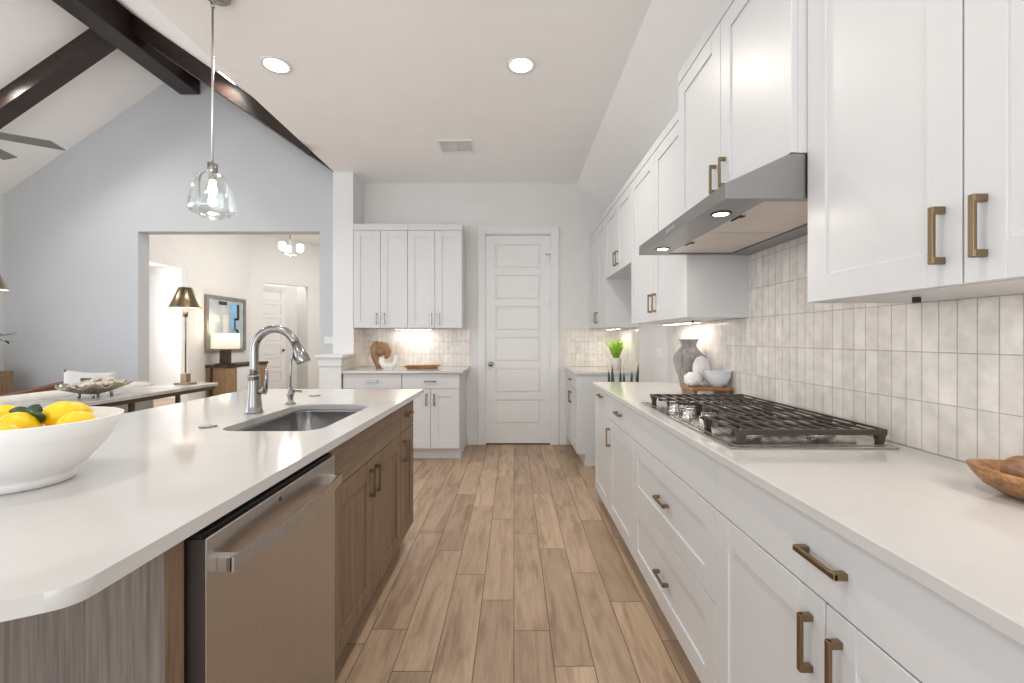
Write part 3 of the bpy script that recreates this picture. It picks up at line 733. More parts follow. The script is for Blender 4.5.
# ------------------------------------------------------------------ range hood
HX, HY0, HY1 = .640, 1.318, 2.224
t = thing('range_hood', 'stainless steel under-cabinet range hood with two small lit lamps', 'range hood', (.9, 1.77, 1.666))
hb = MB()
prof = [(HX, 1.668), (HX, 1.714), (.835, 1.803), (RX - TT - .001, 1.803), (RX - TT - .001, 1.668)]
th = .004
# shell: front lip, sloping top, two sides
for y0, y1 in ((HY0, HY0 + th), (HY1 - th, HY1)): hb.prism(prof, 1, y0, y1)
hb.prism([(HX, 1.668), (HX, 1.714), (HX + th, 1.714), (HX + th, 1.668)], 1, HY0 + th, HY1 - th)
hb.prism([(HX, 1.714), (.835, 1.803), (RX - TT - .001, 1.803), (RX - TT - .001, 1.799), (.836, 1.799), (HX + th, 1.711)], 1, HY0 + th, HY1 - th)
hb.box(HX + th, .775, HY0 + th, HY1 - th, 1.668, 1.672).box(1.10, RX - TT - .001, HY0 + th, HY1 - th, 1.668, 1.672)
hb.box(.775, 1.10, HY0 + th, HY0 + .03, 1.668, 1.672).box(.775, 1.10, HY1 - .03, HY1 - th, 1.668, 1.672)
hs = hb.build('hood_shell', M['steel_hood'], t)
for y0, y1 in ((HY0 + .03, 1.768), (1.774, HY1 - .03)):
    fm = MB().box(.777, 1.098, y0, y1, 1.674, 1.680).build('grease_filter', M['filter'], t)
    yc = (y0 + y1) / 2
    MB().box(.80, .812, yc - .035, yc - .01, 1.671, 1.674, .001).box(.792, .795, yc - .04, yc + .03, 1.669, 1.674).build('filter_latch', M['dkmetal'], fm)
for y in (1.48, 2.06):
    l = MB().lathe([(.034, 1.6675), (.034, 1.6655), (.026, 1.6645), (.025, 1.667)], (.704, y), 28).build('lamp_ring', M['dkmetal'], t)
    MB().lathe([(.0245, 1.6668), (.0245, 1.6650)], (.704, y), 24).build('lamp_lens', M['light_on'], l)
    area('hood_lamp_light', (.704 - .9, y - 1.77, 1.660 - 1.666), (0, 0, 0), .05, .05, .7, (1, .86, .7), parent=t)
MB().box(HX - .002, HX, 1.74, 1.83, 1.682, 1.700, .0005).build('control_panel', M['chrome'], t)

# ------------------------------------------------------------------ cooktop
CY0, CY1, KX0, KX1 = 1.292, 2.213, .645, 1.147
t = thing('gas_cooktop', 'stainless five burner gas cooktop with dark cast iron grates', 'cooktop', (.896, 1.7525, .914))
MB().box(KX0, KX1, CY0, CY1, .9142, .920, .002).box(KX0 + .02, KX1 - .02, CY0 + .02, CY1 - .02, .920, .9225, .001).build('steel_top', M['mirrorsteel'], t)
burn = [(.800, 1.47, .030), (1.02, 1.47, .036), (.955, 1.7525, .046), (.800, 2.035, .030), (1.02, 2.035, .036)]
for x, y, r in burn:
    b_ = MB().lathe([(r + .018, .9225), (r + .018, .926), (r + .004, .929), (r + .004, .936), (r - .002, .938)], (x, y), 28).build('burner', M['steel'], t)
    MB().lathe([(r, .9382), (r, .943), (r - .006, .946)], (x, y), 28).build('burner_cap', M['iron'], b_)
GZ = .966
secs = [(CY0 + .035, 1.577, 0), (1.579, 1.926, 1), (1.928, CY1 - .035, 0)]
for (ya, yb, mid) in secs:
    g = MB(); bw = .0038
    gx0, gx1 = (.685 if not mid else .800), 1.137
    xs = [gx0 + (gx1 - gx0) * i / (10 if not mid else 8) for i in range(11 if not mid else 9)]
    for x in xs: g.box(x - bw, x + bw, ya, yb, GZ - .007, GZ, .0012)
    for y in (ya + .005, yb - .005):
        edge = y < CY0 + .06 or y > CY1 - .06
        g.box(gx0 - bw, gx1 + bw, y - .0045, y + .0045, GZ - .018, GZ - (.001 if edge else .0065), .001)
    for y in ((ya + yb) / 2,): g.box(gx0 - bw, gx1 + bw, y - .004, y + .004, GZ - .018, GZ - .006, .001)
    for x in (gx0 + .012, gx1 - .012):
        for y in (ya + .012, yb - .012): g.hexa([(x - .008, y - .008, .9226), (x + .008, y - .008, .9226), (x + .008, y + .008, .9226), (x - .008, y + .008, .9226),
                                                 (x - .014, y - .012, GZ - .008), (x + .014, y - .012, GZ - .008), (x + .014, y + .012, GZ - .008), (x - .014, y + .012, GZ - .008)])
    g.build('grate', M['iron'], t)
for (x, y) in ((.700, 1.60), (.740, 1.675), (.700, 1.7525), (.740, 1.83), (.700, 1.905)):
    kb = MB().lathe([(.024, .9226), (.024, .927), (.019, .928), (.0185, .946), (.016, .950)], (x, y), 24)
    kb.box(x - .019, x + .019, y - .005, y + .005, .948, .958, .002)
    kb.build('knob', M['chrome'], t)

# ------------------------------------------------------------------ ceiling fixtures
def can(x, y, z, lab, power=7.5, normal=None, loc_light=True):
    t = thing('recessed_light', lab, 'ceiling light', (x, y, z), group='recessed ceiling lights')
    if normal: t.rotation_euler = normal
    MB().lathe([(.098, -.001), (.096, -.006), (.074, -.005), (.072, -.001)], (0, 0), 32).build('trim_ring', M['white_plastic'], t, world=False)
    MB().lathe([(.072, -.0012), (.072, -.004)], (0, 0), 28).build('lens', M['light_on'], t, world=False)
    area('recessed_glow', (0, 0, -.012), (0, 0, 0), .12, .12, power, (1, .93, .84), 150, parent=t)
    return t
can(-1.574, 2.876, FZ, 'round lit recessed light in the flat ceiling, nearer the pendant', 10)
can(.046, 2.876, FZ, 'round lit recessed light in the flat ceiling, straight above the aisle', 13)
can(-1.574, .7, FZ, 'round lit recessed light above the near end of the island')
can(.046, .7, FZ, 'round lit recessed light above the near end of the aisle')
X_ = -2.585; can(X_, 3.92, vz(X_), 'round lit recessed light on the vault slope in front of the right sloping beam', 9, (0, math.atan(PIT), 0))
X_ = -4.72; can(X_, 3.82, vz(X_), 'round lit recessed light on the left vault slope beside the sloping beam', 10, (0, -math.atan(PIT), 0))
# vent
t = thing('ceiling_vent', 'small white rectangular air vent in the flat ceiling', 'vent', (-.54, 4.10, FZ))
MB().box(-.70, -.38, 3.96, 3.985, FZ - .008, FZ).box(-.70, -.38, 4.215, 4.24, FZ - .008, FZ).box(-.70, -.68, 3.985, 4.215, FZ - .008, FZ).box(-.40, -.38, 3.985, 4.215, FZ - .008, FZ).box(-.545, -.535, 3.985, 4.215, FZ - .008, FZ).build('frame', M['white_plastic'], t)
s_ = MB()
for i in range(9):
    y = 4.0 + i * .026
    s_.box(-.68, -.40, y, y + .018, FZ - .006, FZ - .004, rot=Matrix.Rotation(R(25), 3, 'X'))
s_.build('louvres', M['white_plastic'], t)
# pendant
px, py = -1.580, 2.28
t = thing('pendant_lamp', 'clear glass bell pendant hanging on a thin rod over the island', 'pendant lamp', (px, py, FZ))
MB().lathe([(.065, FZ - .001), (.065, FZ - .018), (.055, FZ - .024), (.010, FZ - .03), (.004, FZ - .032)], (px + .02, py), 28).build('canopy', M['nickel'], t)
lk = MB()
for i in range(2):
    pp = [(px + (.013 * math.cos(2 * PI * j / 12) if i == 0 else 0), py + (.013 * math.cos(2 * PI * j / 12) if i else 0), FZ - .042 - .022 * i + .013 * math.sin(2 * PI * j / 12)) for j in range(13)]
    lk.tube(pp, .0026, 6)
lk.build('chain_link', M['nickel'], t)
MB().cyl((px, py, FZ - .072), (px, py, 2.13), .0055, seg=12).build('rod', M['rodnickel'], t)
sk = MB().lathe([(.010, 2.165), (.024, 2.158), (.024, 2.112), (.020, 2.107), (.014, 2.07)], (px, py), 24).build('socket', M['nickel'], t)
prof = [(.026, 2.108), (.048, 2.099), (.070, 2.073), (.088, 2.032), (.100, 1.981), (.107, 1.935), (.108, 1.915), (.101, 1.901), (.082, 1.894), (.060, 1.883), (.048, 1.873)]
gl = MB().lathe(prof, (px, py), 48, cap0=False, cap1=False)
gl.lathe([(r - .004 if r > .05 else r - .003, z - (.001 if i < 6 else -.004)) for i, (r, z) in enumerate(prof)], (px, py), 48, cap0=False, cap1=False)
gl.lathe([(.048, 1.873), (.045, 1.877)], (px, py), 48, cap0=False, cap1=False)
gl.build('glass_shade', M['glass'], t)
MB().ball((px, py, 2.02), (.021, .021, .027)).cyl((px, py, 2.035), (px, py, 2.07), .015, .013, 16).build('bulb', M['bulb'], t)
pl = bpy.data.lights.new('pendant_glow', 'POINT'); pl.energy = 6; pl.color = (1, .92, .82); pl.shadow_soft_size = .018
o = bpy.data.objects.new('pendant_glow', pl); COL.objects.link(o); o.parent = t; o.location = (0, 0, 1.972 - FZ)
# ceiling fan
hx, hy, hz = -3.60, 2.73, 2.58
t = thing('ceiling_fan', 'grey bladed ceiling fan in the living room, only two blades in frame', 'ceiling fan', (hx, hy, hz))
MB().cyl((hx, hy, hz + .1), (hx, hy, 3.979), .014, seg=12).build('downrod', M['fan'], t)
MB().lathe([(.02, hz + .16), (.07, hz + .13), (.10, hz + .07), (.10, hz + .02), (.06, hz - .03), (.02, hz - .05)], (hx, hy), 28).build('motor', M['fan'], t)
for i in range(5):
    a = R(35 + 72 * i); ca, sa = math.cos(a), math.sin(a)
    P = lambda r, s: (hx + ca * r - sa * s, hy + sa * r + ca * s)
    pts = [P(.08, -.045), P(.50, -.065), P(.55, .045), P(.08, .045)]
    bl = MB(); tilt = -.006
    v = [(p[0], p[1], hz + (tilt if j in (2, 3) else -tilt)) for j, p in enumerate(pts)]
    bl.hexa([(q[0], q[1], q[2] - .003) for q in v] + [(q[0], q[1], q[2] + .003) for q in v])
    bl.build('blade', M['fan'], t)

# ------------------------------------------------------------------ under-cabinet lights
def undercab(x0, x1, y0, y1, z, lab, power, facing='down', sw=True):
    t = thing('under_cabinet_light', lab, 'light', ((x0 + x1) / 2, (y0 + y1) / 2, z), group='under-cabinet lights')
    MB().box(x0, x1, y0, y1, z - .012, z - .001, .001).build('housing', M['white_plastic'], t)
    MB().box(x0 + .008, x1 - .008, y0 + .008, y1 - .008, z - .014, z - .012).build('diffuser', M['strip_on'], t)
    area('under_cabinet_glow', (0, 0, -.017), (0, 0, 0), (x1 - x0) * .9, (y1 - y0) * .9, power, (1, .91, .80), parent=t)
    if sw: MB().box(x0 + .01, x0 + .018, y0 - .012, y0 - .001, z - .016, z - .001).build('switch', M['black'], t)
    return t
undercab(1.06, 1.13, 2.62, 3.12, 1.349, 'lit strip under the cabinet above the grey vase', 1.1)
uc = undercab(1.06, 1.13, .42, .86, 1.349, 'lit strip under the foreground wall cabinet at the right', .8)
MB().box(1.02, 1.03, 1.10, 1.115, 1.335, 1.349).build('cable_clip', M['black'], uc)
undercab(1.02, 1.10, 4.45, 4.85, 1.349, 'lit strip under the corner cabinet above the green grass', 1.1)
undercab(-1.36, -.94, 4.93, 5.0, 1.354, 'lit strip under the far wall cabinets above the brown vase', 1.15, sw=False)

# ------------------------------------------------------------------ items on the right counter
vx, vy = 1.100, 2.74
prof = [(.043, .9145), (.046, .935), (.062, 1.00), (.083, 1.06), (.092, 1.105), (.088, 1.135), (.068, 1.165), (.050, 1.185), (.045, 1.200), (.052, 1.222), (.062, 1.238), (.056, 1.238), (.038, 1.20), (.030, 1.17)]
o = MB().lathe(prof, (vx, vy), 40, cap1=True).build('tall_vase', M['greyvase']); recenter(o, (vx, vy, .9145)); tag(o, 'tall streaked grey ceramic vase on the counter beyond the cooktop', 'vase')
t = thing('wooden_riser', 'small warm wood serving board on feet beyond the cooktop', 'serving board', (1.10, 2.45, .9145))
MB().box(.970, 1.192, 2.36, 2.55, .957, .973, .004).build('board', M['teak'], t)
for x in (.982, 1.16):
    MB().box(x, x + .02, 2.375, 2.535, .9147, .957, .002).build('foot', M['teak_dark'], t)
def bowl(x, y, z, r, h, name, lab, material, group=None):
    pr = [(r * .42, z), (r * .46, z + .004), (r * .76, z + h * .22), (r * .93, z + h * .5), (r * .97, z + h * .80), (r * .97, z + h * .84), (r, z + h * .85), (r, z + h), (r * .95, z + h), (r * .92, z + h * .8), (r * .87, z + h * .5), (r * .70, z + h * .25), (r * .3, z + .010), (.001, z + .008)]
    o = MB().lathe(pr, (x, y), 36, cap1=False).build(name, material); recenter(o, (x, y, z)); return tag(o, lab, 'bowl', group)
bowl(1.134, 2.425, .9733, .066, .078, 'small_bowl', 'lower pale glazed bowl of two nested on the wooden riser', M['bowlglaze'], 'nested bowls')
bowl(1.134, 2.425, .985, .072, .080, 'small_bowl', 'upper pale glazed bowl of two nested on the wooden riser', M['bowlglaze'], 'nested bowls')
def lumpy(k, a):
    return lambda q: q * (1 + a * math.sin(k * q.x + 1) * math.sin(k * q.y + 2) * math.cos(k * q.z))
o = MB().ball((1.006, 2.445, 1.013), (.048, .050, .040), 36, 24, fn=lumpy(7, .10)).build('rolled_cloth', M['towel'])
recenter(o, (1.006, 2.445, .973)); tag(o, 'knobbly white rolled cloth lying on the wooden riser beside the bowls', 'towel', 'rolled white cloths')
o = MB().ball((1.085, 2.52, 1.068), (.048, .040, .072), 36, 24, fn=lumpy(5, .09)).build('standing_cloth_roll', M['towel'])
recenter(o, (1.085, 2.52, .99)); tag(o, 'upright rounded white cloth roll behind the bowls on the riser', 'towel', 'rolled white cloths')

# leaf-shaped wooden bowl with wooden balls
t = thing('leaf_bowl', 'leaf shaped warm wooden bowl at the right edge of the counter', 'bowl', (1.094, .868, .9142))
a = Vector((-.70, .72, 0)); A_ = a.normalized(); B_ = Vector((A_.y, -A_.x, 0)); Lh = .135; Wh = .115
m = MB(); cx_, cy_ = 1.094, .868
def leafpt(th, sc, z, tip=1.0):
    c_, s__ = math.cos(th), math.sin(th)
    wv = Wh * s__ * (1 - .10 * c_); lv_ = Lh * (c_ if c_ < 0 else c_)
    sharp = 1 - .25 * (abs(c_) ** 3) * 0
    p = Vector((cx_, cy_, 0)) + A_ * lv_ * sc + B_ * (wv * (1 - .22 * abs(c_) ** 2)) * sc
    return (p.x, p.y, z)
N_ = 40
levels = [(.46, .9145), (.62, .919), (.82, .936), (.94, .954), (1.0, .970), (.92, .971), (.84, .955), (.70, .940), (.45, .928), (.02, .925)]
rg = [[m.bm.verts.new(leafpt(2 * PI * i / N_, s_, z + (.003 * max(0, math.cos(2 * PI * i / N_)) ** 2 if z > .95 else 0))) for i in range(N_)] for s_, z in levels]
for A, B in zip(rg, rg[1:]):
    for i in range(N_): m._tag([m.bm.faces.new([A[i], A[(i + 1) % N_], B[(i + 1) % N_], B[i]])], True)
m.bm.faces.new(rg[0][::-1]); m.bm.faces.new(rg[-1])
m.build('bowl_body', M['teak'], t)
for i, (x, y, z, lab) in enumerate(((1.042, .888, .970, 'dark grained wooden ball in the leaf bowl, the one nearest its tip'), (1.128, .835, .965, 'dark grained wooden ball lying deeper in the leaf bowl'))):
    o = MB().ball((x, y, z), .034, 24, 16).build('wooden_ball', M['teak_dark']); recenter(o, (x, y, z - .034)); tag(o, lab, 'ball', 'balls in the leaf bowl')

# ------------------------------------------------------------------ far right: grass, snake plant
gx, gy = 1.085, 4.60
t = thing('potted_grass', 'bright green tufted grass in a small white pot in the far right corner', 'potted plant', (gx, gy, .9142))
MB().lathe([(.046, .9142), (.055, 1.03), (.058, 1.035), (.052, 1.036), (.048, 1.02), (.001, 1.018)], (gx, gy), 28, cap1=False).build('pot', M['ceramic'], t)
m = MB()
for i in range(70):
    a = random.uniform(0, 2 * PI); rr = random.uniform(0, .03); tl = random.uniform(0.02, .5)
    m.blade((gx + rr * math.cos(a), gy + rr * math.sin(a), 1.02), (math.cos(a) * tl, math.sin(a) * tl, 1), random.uniform(.15, .245), .013, .02)
m.build('grass_blades', M['grass'], t)
sx, sy = .93, 3.74
t = thing('snake_plant', 'dark green upright snake plant whose tips rise behind the cooktop counter', 'potted plant', (sx, sy, 0))
MB().lathe([(.10, 0.0), (.13, .02), (.15, .55), (.155, .56), (.135, .56), (.13, .52), (.001, .52)], (sx, sy), 32, cap1=False).build('pot', M['ceramic'], t)
m = MB()
for (u, v_) in ((608.4, 369), (612, 363.5), (620.4, 369), (624, 371), (632, 370), (638.4, 363)):
    y = sy + random.uniform(-.03, .03)
    tx = (u - 514) * y / 435; tz = CAM_H - (v_ - 338) * y / 435
    bx = sx + (tx - sx) * .75
    d_ = Vector((tx - bx, 0, tz - .52))
    m.blade((bx, y, .52), d_, d_.length, .034, 0, .003, 8, side=(1, -.3, 0))
m.build('leaves', M['snake'], t)
# far left counter items
vx0 = -1.475
t = thing('brown_vase', 'brown carved vase with an arched handle on the far counter', 'vase', (vx0, 4.80, .9142))
m = MB()
def q_(pts): return [(vx0 + x, 4.80, z) for x, z in pts]
m.tube(q_([(-.015, .9148), (-.0152, .925), (-.03, .97), (-.05, 1.05), (-.06, 1.14), (-.045, 1.185), (-.02, 1.192)]), [.030, .031, .038, .05, .054, .040, .02], 20)
m.tube(q_([(-.04, 1.15), (.01, 1.16), (.06, 1.145), (.085, 1.10), (.078, 1.05), (.055, 1.02)]), [.038, .046, .048, .042, .03, .016], 18)
m.tube(q_([(-.04, 1.09), (.01, 1.10), (.06, 1.10)]), [.05, .055, .04], 18)
m.build('vase_body', M['brownvase'], t)
m = MB(); ax0 = -1.355
m.tube([(ax0 + x, 4.69, z) for x, z in ((-.072, 1.035), (-.078, .985), (-.055, .952), (0, .942), (.05, .952), (.080, .99), (.082, 1.06))], [.024, .028, .030, .028, .028, .024, .020], 16)
m.box(ax0 - .04, ax0 + .04, 4.67, 4.71, .9145, .925)
o = m.build('arch_sculpture', M['ceramic']); recenter(o, (ax0, 4.69, .9145)); tag(o, 'white curved u shaped ceramic object in front of the brown vase', 'ornament')
m = MB().box(-1.15, -.84, 4.66, 4.80, .915, .922, .002)
m.hexa([(-1.15, 4.66, .922), (-.84, 4.66, .922), (-.84, 4.675, .922), (-1.15, 4.675, .922), (-1.18, 4.645, .945), (-.81, 4.645, .950), (-.81, 4.655, .950), (-1.18, 4.655, .945)])
m.hexa([(-1.15, 4.785, .922), (-.84, 4.785, .922), (-.84, 4.80, .922), (-1.15, 4.80, .922), (-1.18, 4.805, .945), (-.81, 4.805, .950), (-.81, 4.815, .950), (-1.18, 4.815, .945)])
m.hexa([(-.85, 4.66, .922), (-.84, 4.66, .922), (-.84, 4.80, .922), (-.85, 4.80, .922), (-.815, 4.645, .950), (-.80, 4.645, .950), (-.80, 4.815, .950), (-.815, 4.815, .950)])
m.hexa([(-1.15, 4.66, .922), (-1.14, 4.66, .922), (-1.14, 4.80, .922), (-1.15, 4.80, .922), (-1.19, 4.645, .945), (-1.18, 4.645, .945), (-1.18, 4.815, .945), (-1.19, 4.815, .945)])
o = m.build('wooden_tray', M['teak']); recenter(o, (-1.0, 4.73, .915)); tag(o, 'low wooden tray with flared rim on the far counter', 'tray')
def outlet(loc, rz, lab):
    t = thing('wall_outlet', lab, 'outlet', loc, rz, group='white wall outlets')
    MB().box(-.058, .058, -.006, 0, -.04, .04, .002).build('plate', M['white_plastic'], t, world=False)
    m = MB()
    for x in (-.025, .025): m.box(x - .012, x + .012, -.0075, -.0055, -.022, .022, .001)
    m.build('socket', M['trim'], t, world=False)
    return t
outlet((-.665, FY - TT, 1.115), 0, 'white double outlet in the tile right of the wooden tray')
outlet((RX, 3.62, 1.12), R(-90), 'white outlet on the plain wall in the fridge alcove')
outlet((-2.08, GY, 1.22), 0, 'white switch plate on the blue grey wall right of the wide opening')

# ------------------------------------------------------------------ lemon bowl on the island
bx, by = -1.125, .99
t = thing('fruit_bowl', 'large white flared ceramic bowl full of lemons on the island', 'bowl', (bx, by, .9142))
prof = [(.086, .9142), (.091, .917), (.0915, .930), (.088, .936), (.112, .952), (.143, .990), (.164, 1.025), (.178, 1.060), (.174, 1.062), (.159, 1.026), (.138, .992), (.10, .955), (.06, .938), (.001, .936)]
MB().lathe(prof, (bx, by), 64, cap1=False, sx=1.0).build('bowl_body', M['ceramic'], t)
def lemon_fn(q):
    k = abs(q.x)
    bump_ = 1 + (.16 * ((k - .82) / .18) if k > .82 else 0)
    pinch = 1 - .35 * max(0, (k - .80) / .2) ** 1.0
    return Vector((q.x * bump_, q.y * pinch, q.z * pinch))
L0 = MB().ball((0, 0, 0), (.0395, .031, .031), 24, 16, fn=lemon_fn).build('lemon', M['lemon'])
spots = [(-1.070, 1.030, 1.064, 12, 'lemon resting highest on the pile, beside the dark leaves'), (-1.006, 1.0, 1.046, 100, 'lemon at the right rim of the white bowl'),
         (-1.075, .915, 1.035, 150, 'lemon low behind the front rim, below the highest one'), (-1.120, .985, 1.046, 10, 'lemon in front of the dark leaves'),
         (-1.200, .955, 1.048, 150, 'lemon at the front left of the bowl, near the frame edge'), (-1.110, 1.085, 1.055, 60, 'lemon just behind the leaves'),
         (-1.215, 1.035, 1.055, 20, 'lemon at the left back of the pile'), (-1.150, .885, 1.038, 170, 'lemon pressed against the near rim of the bowl'),
         (-1.055, .990, .985, 30, 'lemon deep in the bowl, under the highest one'), (-1.145, 1.01, .985, 140, 'lemon deep in the middle of the bowl')]
for i, (x, y, z, a, lab) in enumerate(spots):
    o = L0 if i == 0 else L0.copy()
    if i: COL.objects.link(o)
    o.location = (x, y, z); o.rotation_euler = (R(10 * (i % 3)), R(-12 + 9 * (i % 4)), R(a)); tag(o, lab, 'lemon', 'lemons in the white bowl')
m = MB()
for (p, d_, l_) in (((-1.115, 1.005, 1.060), (.35, 0, .75), .038), ((-1.12, 1.015, 1.066), (-.9, -.1, .2), .05), ((-1.105, .995, 1.064), (.85, -.1, .12), .035)):
    m.blade(p, d_, l_, .034, .004, .0008, 8, side=(Vector(d_).cross(Vector((0, 1, .35)))))
o = m.build('lemon_leaves', M['leaf']); recenter(o, (-1.115, 1.03, 1.078)); tag(o, 'sprig of dark green leaves among the lemons', 'leaves')

# ------------------------------------------------------------------ living room
TX0, TX1, TY0, TY1, TZ = -3.22, -2.82, 1.6, 4.15, .82
t = thing('console_table', 'long marble topped console table with thin bronze legs behind the sofa', 'console table', (-3.02, 2.9, 0))
MB().box(TX0, TX1, TY0, TY1, TZ - .028, TZ, .003).build('marble_top', M['marble'], t)
m = MB()
m.box(TX0 + .02, TX1 - .02, TY0 + .02, TY1 - .02, TZ - .06, TZ - .029)
m.build('apron', M['dkmetal'], t)
for y in (TY0 + .03, 2.35, 3.24, TY1 - .055):
    for x in (TX0 + .03, TX1 - .055): MB().box(x, x + .028, y, y + .028, 0, TZ - .06).build('leg', M['dkmetal'], t)
t = thing('sofa', 'off-white fabric sofa standing behind the marble console', 'sofa', (-3.75, 2.9, 0))
MB().box(-3.52, -3.27, 1.9, 3.98, .12, .85, .05, seg=3).build('backrest', M['sofa'], t)
MB().box(-4.18, -3.53, 1.95, 3.85, .12, .46, .04, seg=3).build('seat', M['sofa'], t)
for y in (1.75, 3.90): MB().box(-4.18, -3.53, y - .06, y + .10, .12, .66, .05, seg=3).build('armrest', M['sofa'], t)
for x in (-4.15, -3.4):
    for y in (1.85, 3.85): MB().box(x, x + .05, y, y + .05, 0, .125).build('leg', M['dkwood'], t)
def cushion_fn(q): 
    return Vector((math.copysign(abs(q.x) ** .55, q.x), math.copysign(abs(q.y) ** .55, q.y), q.z * (1 - .55 * max(abs(q.x), abs(q.y)) ** 3)))
t = thing('throw_pillow', 'pale linen throw pillow with a dark grey patch on the sofa back', 'pillow', (-3.62, 3.69, .785))
t.rotation_euler = (R(80), R(6), R(38))
cp = MB()
n_ = 14
gridv = {}
for sgn in (1, -1):
    for i in range(n_ + 1):
        for j in range(n_ + 1):
            if sgn < 0 and (i in (0, n_) or j in (0, n_)): gridv[(sgn, i, j)] = gridv[(1, i, j)]; continue
            u, v_ = i / n_ * 2 - 1, j / n_ * 2 - 1
            pin = 1 - .10 * (1 - u * u) * 0 
            ex = u * .165 * (1 - .10 * (1 - v_ * v_) * abs(u)); ey = v_ * .185 * (1 - .10 * (1 - u * u) * abs(v_))
            gridv[(sgn, i, j)] = cp.bm.verts.new((ex, ey, sgn * .055 * ((1 - u * u) * (1 - v_ * v_)) ** .45))
for sgn in (1, -1):
    for i in range(n_):
        for j in range(n_): cp._tag([cp.bm.faces.new([gridv[(sgn, i, j)], gridv[(sgn, i + 1, j)], gridv[(sgn, i + 1, j + 1)], gridv[(sgn, i, j + 1)]])], True)
cp.build('cover', M['pillow'], t, world=False)
MB().box(-.05, .05, .085, .115, .036, .048, .002).build('patch', M['greycloth'], t, world=False, label='small dark grey patch')
# shell dish on the console
t = thing('shell_dish', 'silver wavy shell dish on small feet standing on the console', 'dish', (-3.02, 3.14, TZ))
m = MB(); rg = []
for i in range(9):
    s_ = i / 8; ring_ = []
    for j in range(40):
        a = 2 * PI * j / 40
        wv = 1 + .07 * math.sin(9 * a) * s_
        zz_ = TZ + .018 + .070 * s_ ** 1.6 + .018 * math.sin(9 * a + 1) * s_ ** 3
        ring_.append(m.bm.verts.new((-3.02 + .15 * s_ * wv * math.cos(a) + .0001 * i, 3.14 + .23 * s_ * wv * math.sin(a), zz_)))
    rg.append(ring_)
for A, B in zip(rg[0:], rg[1:]):
    for j in range(40): m._tag([m.bm.faces.new([A[j], A[(j + 1) % 40], B[(j + 1) % 40], B[j]])], True)
o = m.build('dish_body', M['shell'], t)
sd = o.modifiers.new('thickness', 'SOLIDIFY'); sd.thickness = .006
for x, y in ((-3.07, 3.07), (-2.97, 3.07), (-3.07, 3.21), (-2.97, 3.21)): MB().cyl((x, y, TZ + .001), (x, y, TZ + .032), .008, .012, 10).build('foot', M['shell'], t)
m = MB()
for i in range(60):
    a = random.uniform(0, 2 * PI); r = math.sqrt(random.random())
    m.m(M['pearl']).ball((-3.02 + .11 * r * math.cos(a), 3.18 + .17 * r * math.sin(a), TZ + .085 + random.uniform(.0, .045) * (1.15 - r)), .019, 8, 6)
o = m.build('pebbles', M['pearl']); recenter(o, (-3.02, 3.18, TZ + .08)); tag(o, 'heap of silvery shells and pebbles filling the shell dish', 'shells'); o['kind'] = 'stuff'
def brass_lamp(x, y, lab):
    t = thing('brass_lamp', lab, 'table lamp', (x, y, TZ), group='brass lamps on the console')
    MB().box(x - .07, x + .07, y - .05, y + .05, TZ + .0005, TZ + .018, .002).box(x - .028, x + .028, y - .028, y + .028, TZ + .018, TZ + .10, .002).build('base', M['brass'], t)
    MB().cyl((x, y, TZ + .1), (x, y, 1.60), .0065, seg=12).cyl((x, y, 1.44), (x, y, 1.50), .018, seg=14).build('stem', M['brass'], t)
    s = MB().m(M['brass']).lathe([(.127, 1.520), (.054, 1.708), (.052, 1.708), (.125, 1.521)], (x, y), 36, cap0=False, cap1=False)
    s.m(M['shade_in']).lathe([(.123, 1.524), (.049, 1.702)], (x, y), 36, cap0=False, cap1=True)
    s.build('lamp_shade', None, t)
    MB().cyl((x, y, 1.55), (x, y, 1.60), .018, .026, 12).build('bulb', M['light_on'], t)
    return t
l1 = brass_lamp(-3.02, 4.0, 'brass lamp with metal cone shade at the far end of the console')
l2 = copy_tree(l1); l2.location.y = 2.44; l2['label'] = 'brass lamp with metal cone shade cut by the left frame edge'
# leather chair
t = thing('leather_chair', 'brown leather lounge chair with a sloping back beyond the sofa', 'armchair', (-4.75, 4.0, 0))
bk = MB()
bk.hexa([(-4.45, 3.62, .30), (-4.35, 3.62, .30), (-4.35, 4.36, .30), (-4.45, 4.36, .30), (-4.42, 3.62, .735), (-4.33, 3.62, .735), (-4.33, 4.36, .835), (-4.42, 4.36, .835)])
bk.build('backrest', M['leather'], t)
MB().box(-5.02, -4.46, 3.66, 4.32, .28, .42, .03, seg=2).build('seat', M['leather'], t)
for y in (3.58, 4.33): MB().box(-5.0, -4.46, y, y + .06, .40, .58, .01).build('armrest', M['leather'], t)
for x in (-5.0, -4.42):
    for y in (3.64, 4.28): MB().box(x, x + .05, y, y + .05, 0, .30).build('leg', M['dkwood'], t)
# sideboard with branches
t = thing('oak_sideboard', 'golden oak sideboard at the left edge against the blue grey wall', 'sideboard', (-5.54, 4.0, 0))
MB().box(-5.745, -5.35, 3.40, 4.65, .08, .895, .003).build('carcass', M['oak'], t)
for y in (3.44, 4.04):
    m = MB(); m.box(-5.35, -5.335, y, y + .57, .13, .85, .002).box(-5.335, -5.328, y + .05, y + .52, .18, .80, .002); m.build('door', M['oak'], t)
for x in (-5.72, -5.42):
    for y in (3.44, 4.56): MB().box(x, x + .05, y, y + .05, 0, .081).build('leg', M['dkwood'], t)
t = thing('olive_branches', 'dark olive branches in a vase on the oak sideboard', 'plant', (-5.53, 4.45, .895))
MB().lathe([(.05, .8955), (.085, .96), (.08, 1.06), (.035, 1.13), (.042, 1.15), (.036, 1.15), (.03, 1.12), (.001, 1.1)], (-5.53, 4.45), 24, cap1=False).build('vase', M['ceramic'], t)
m = MB()
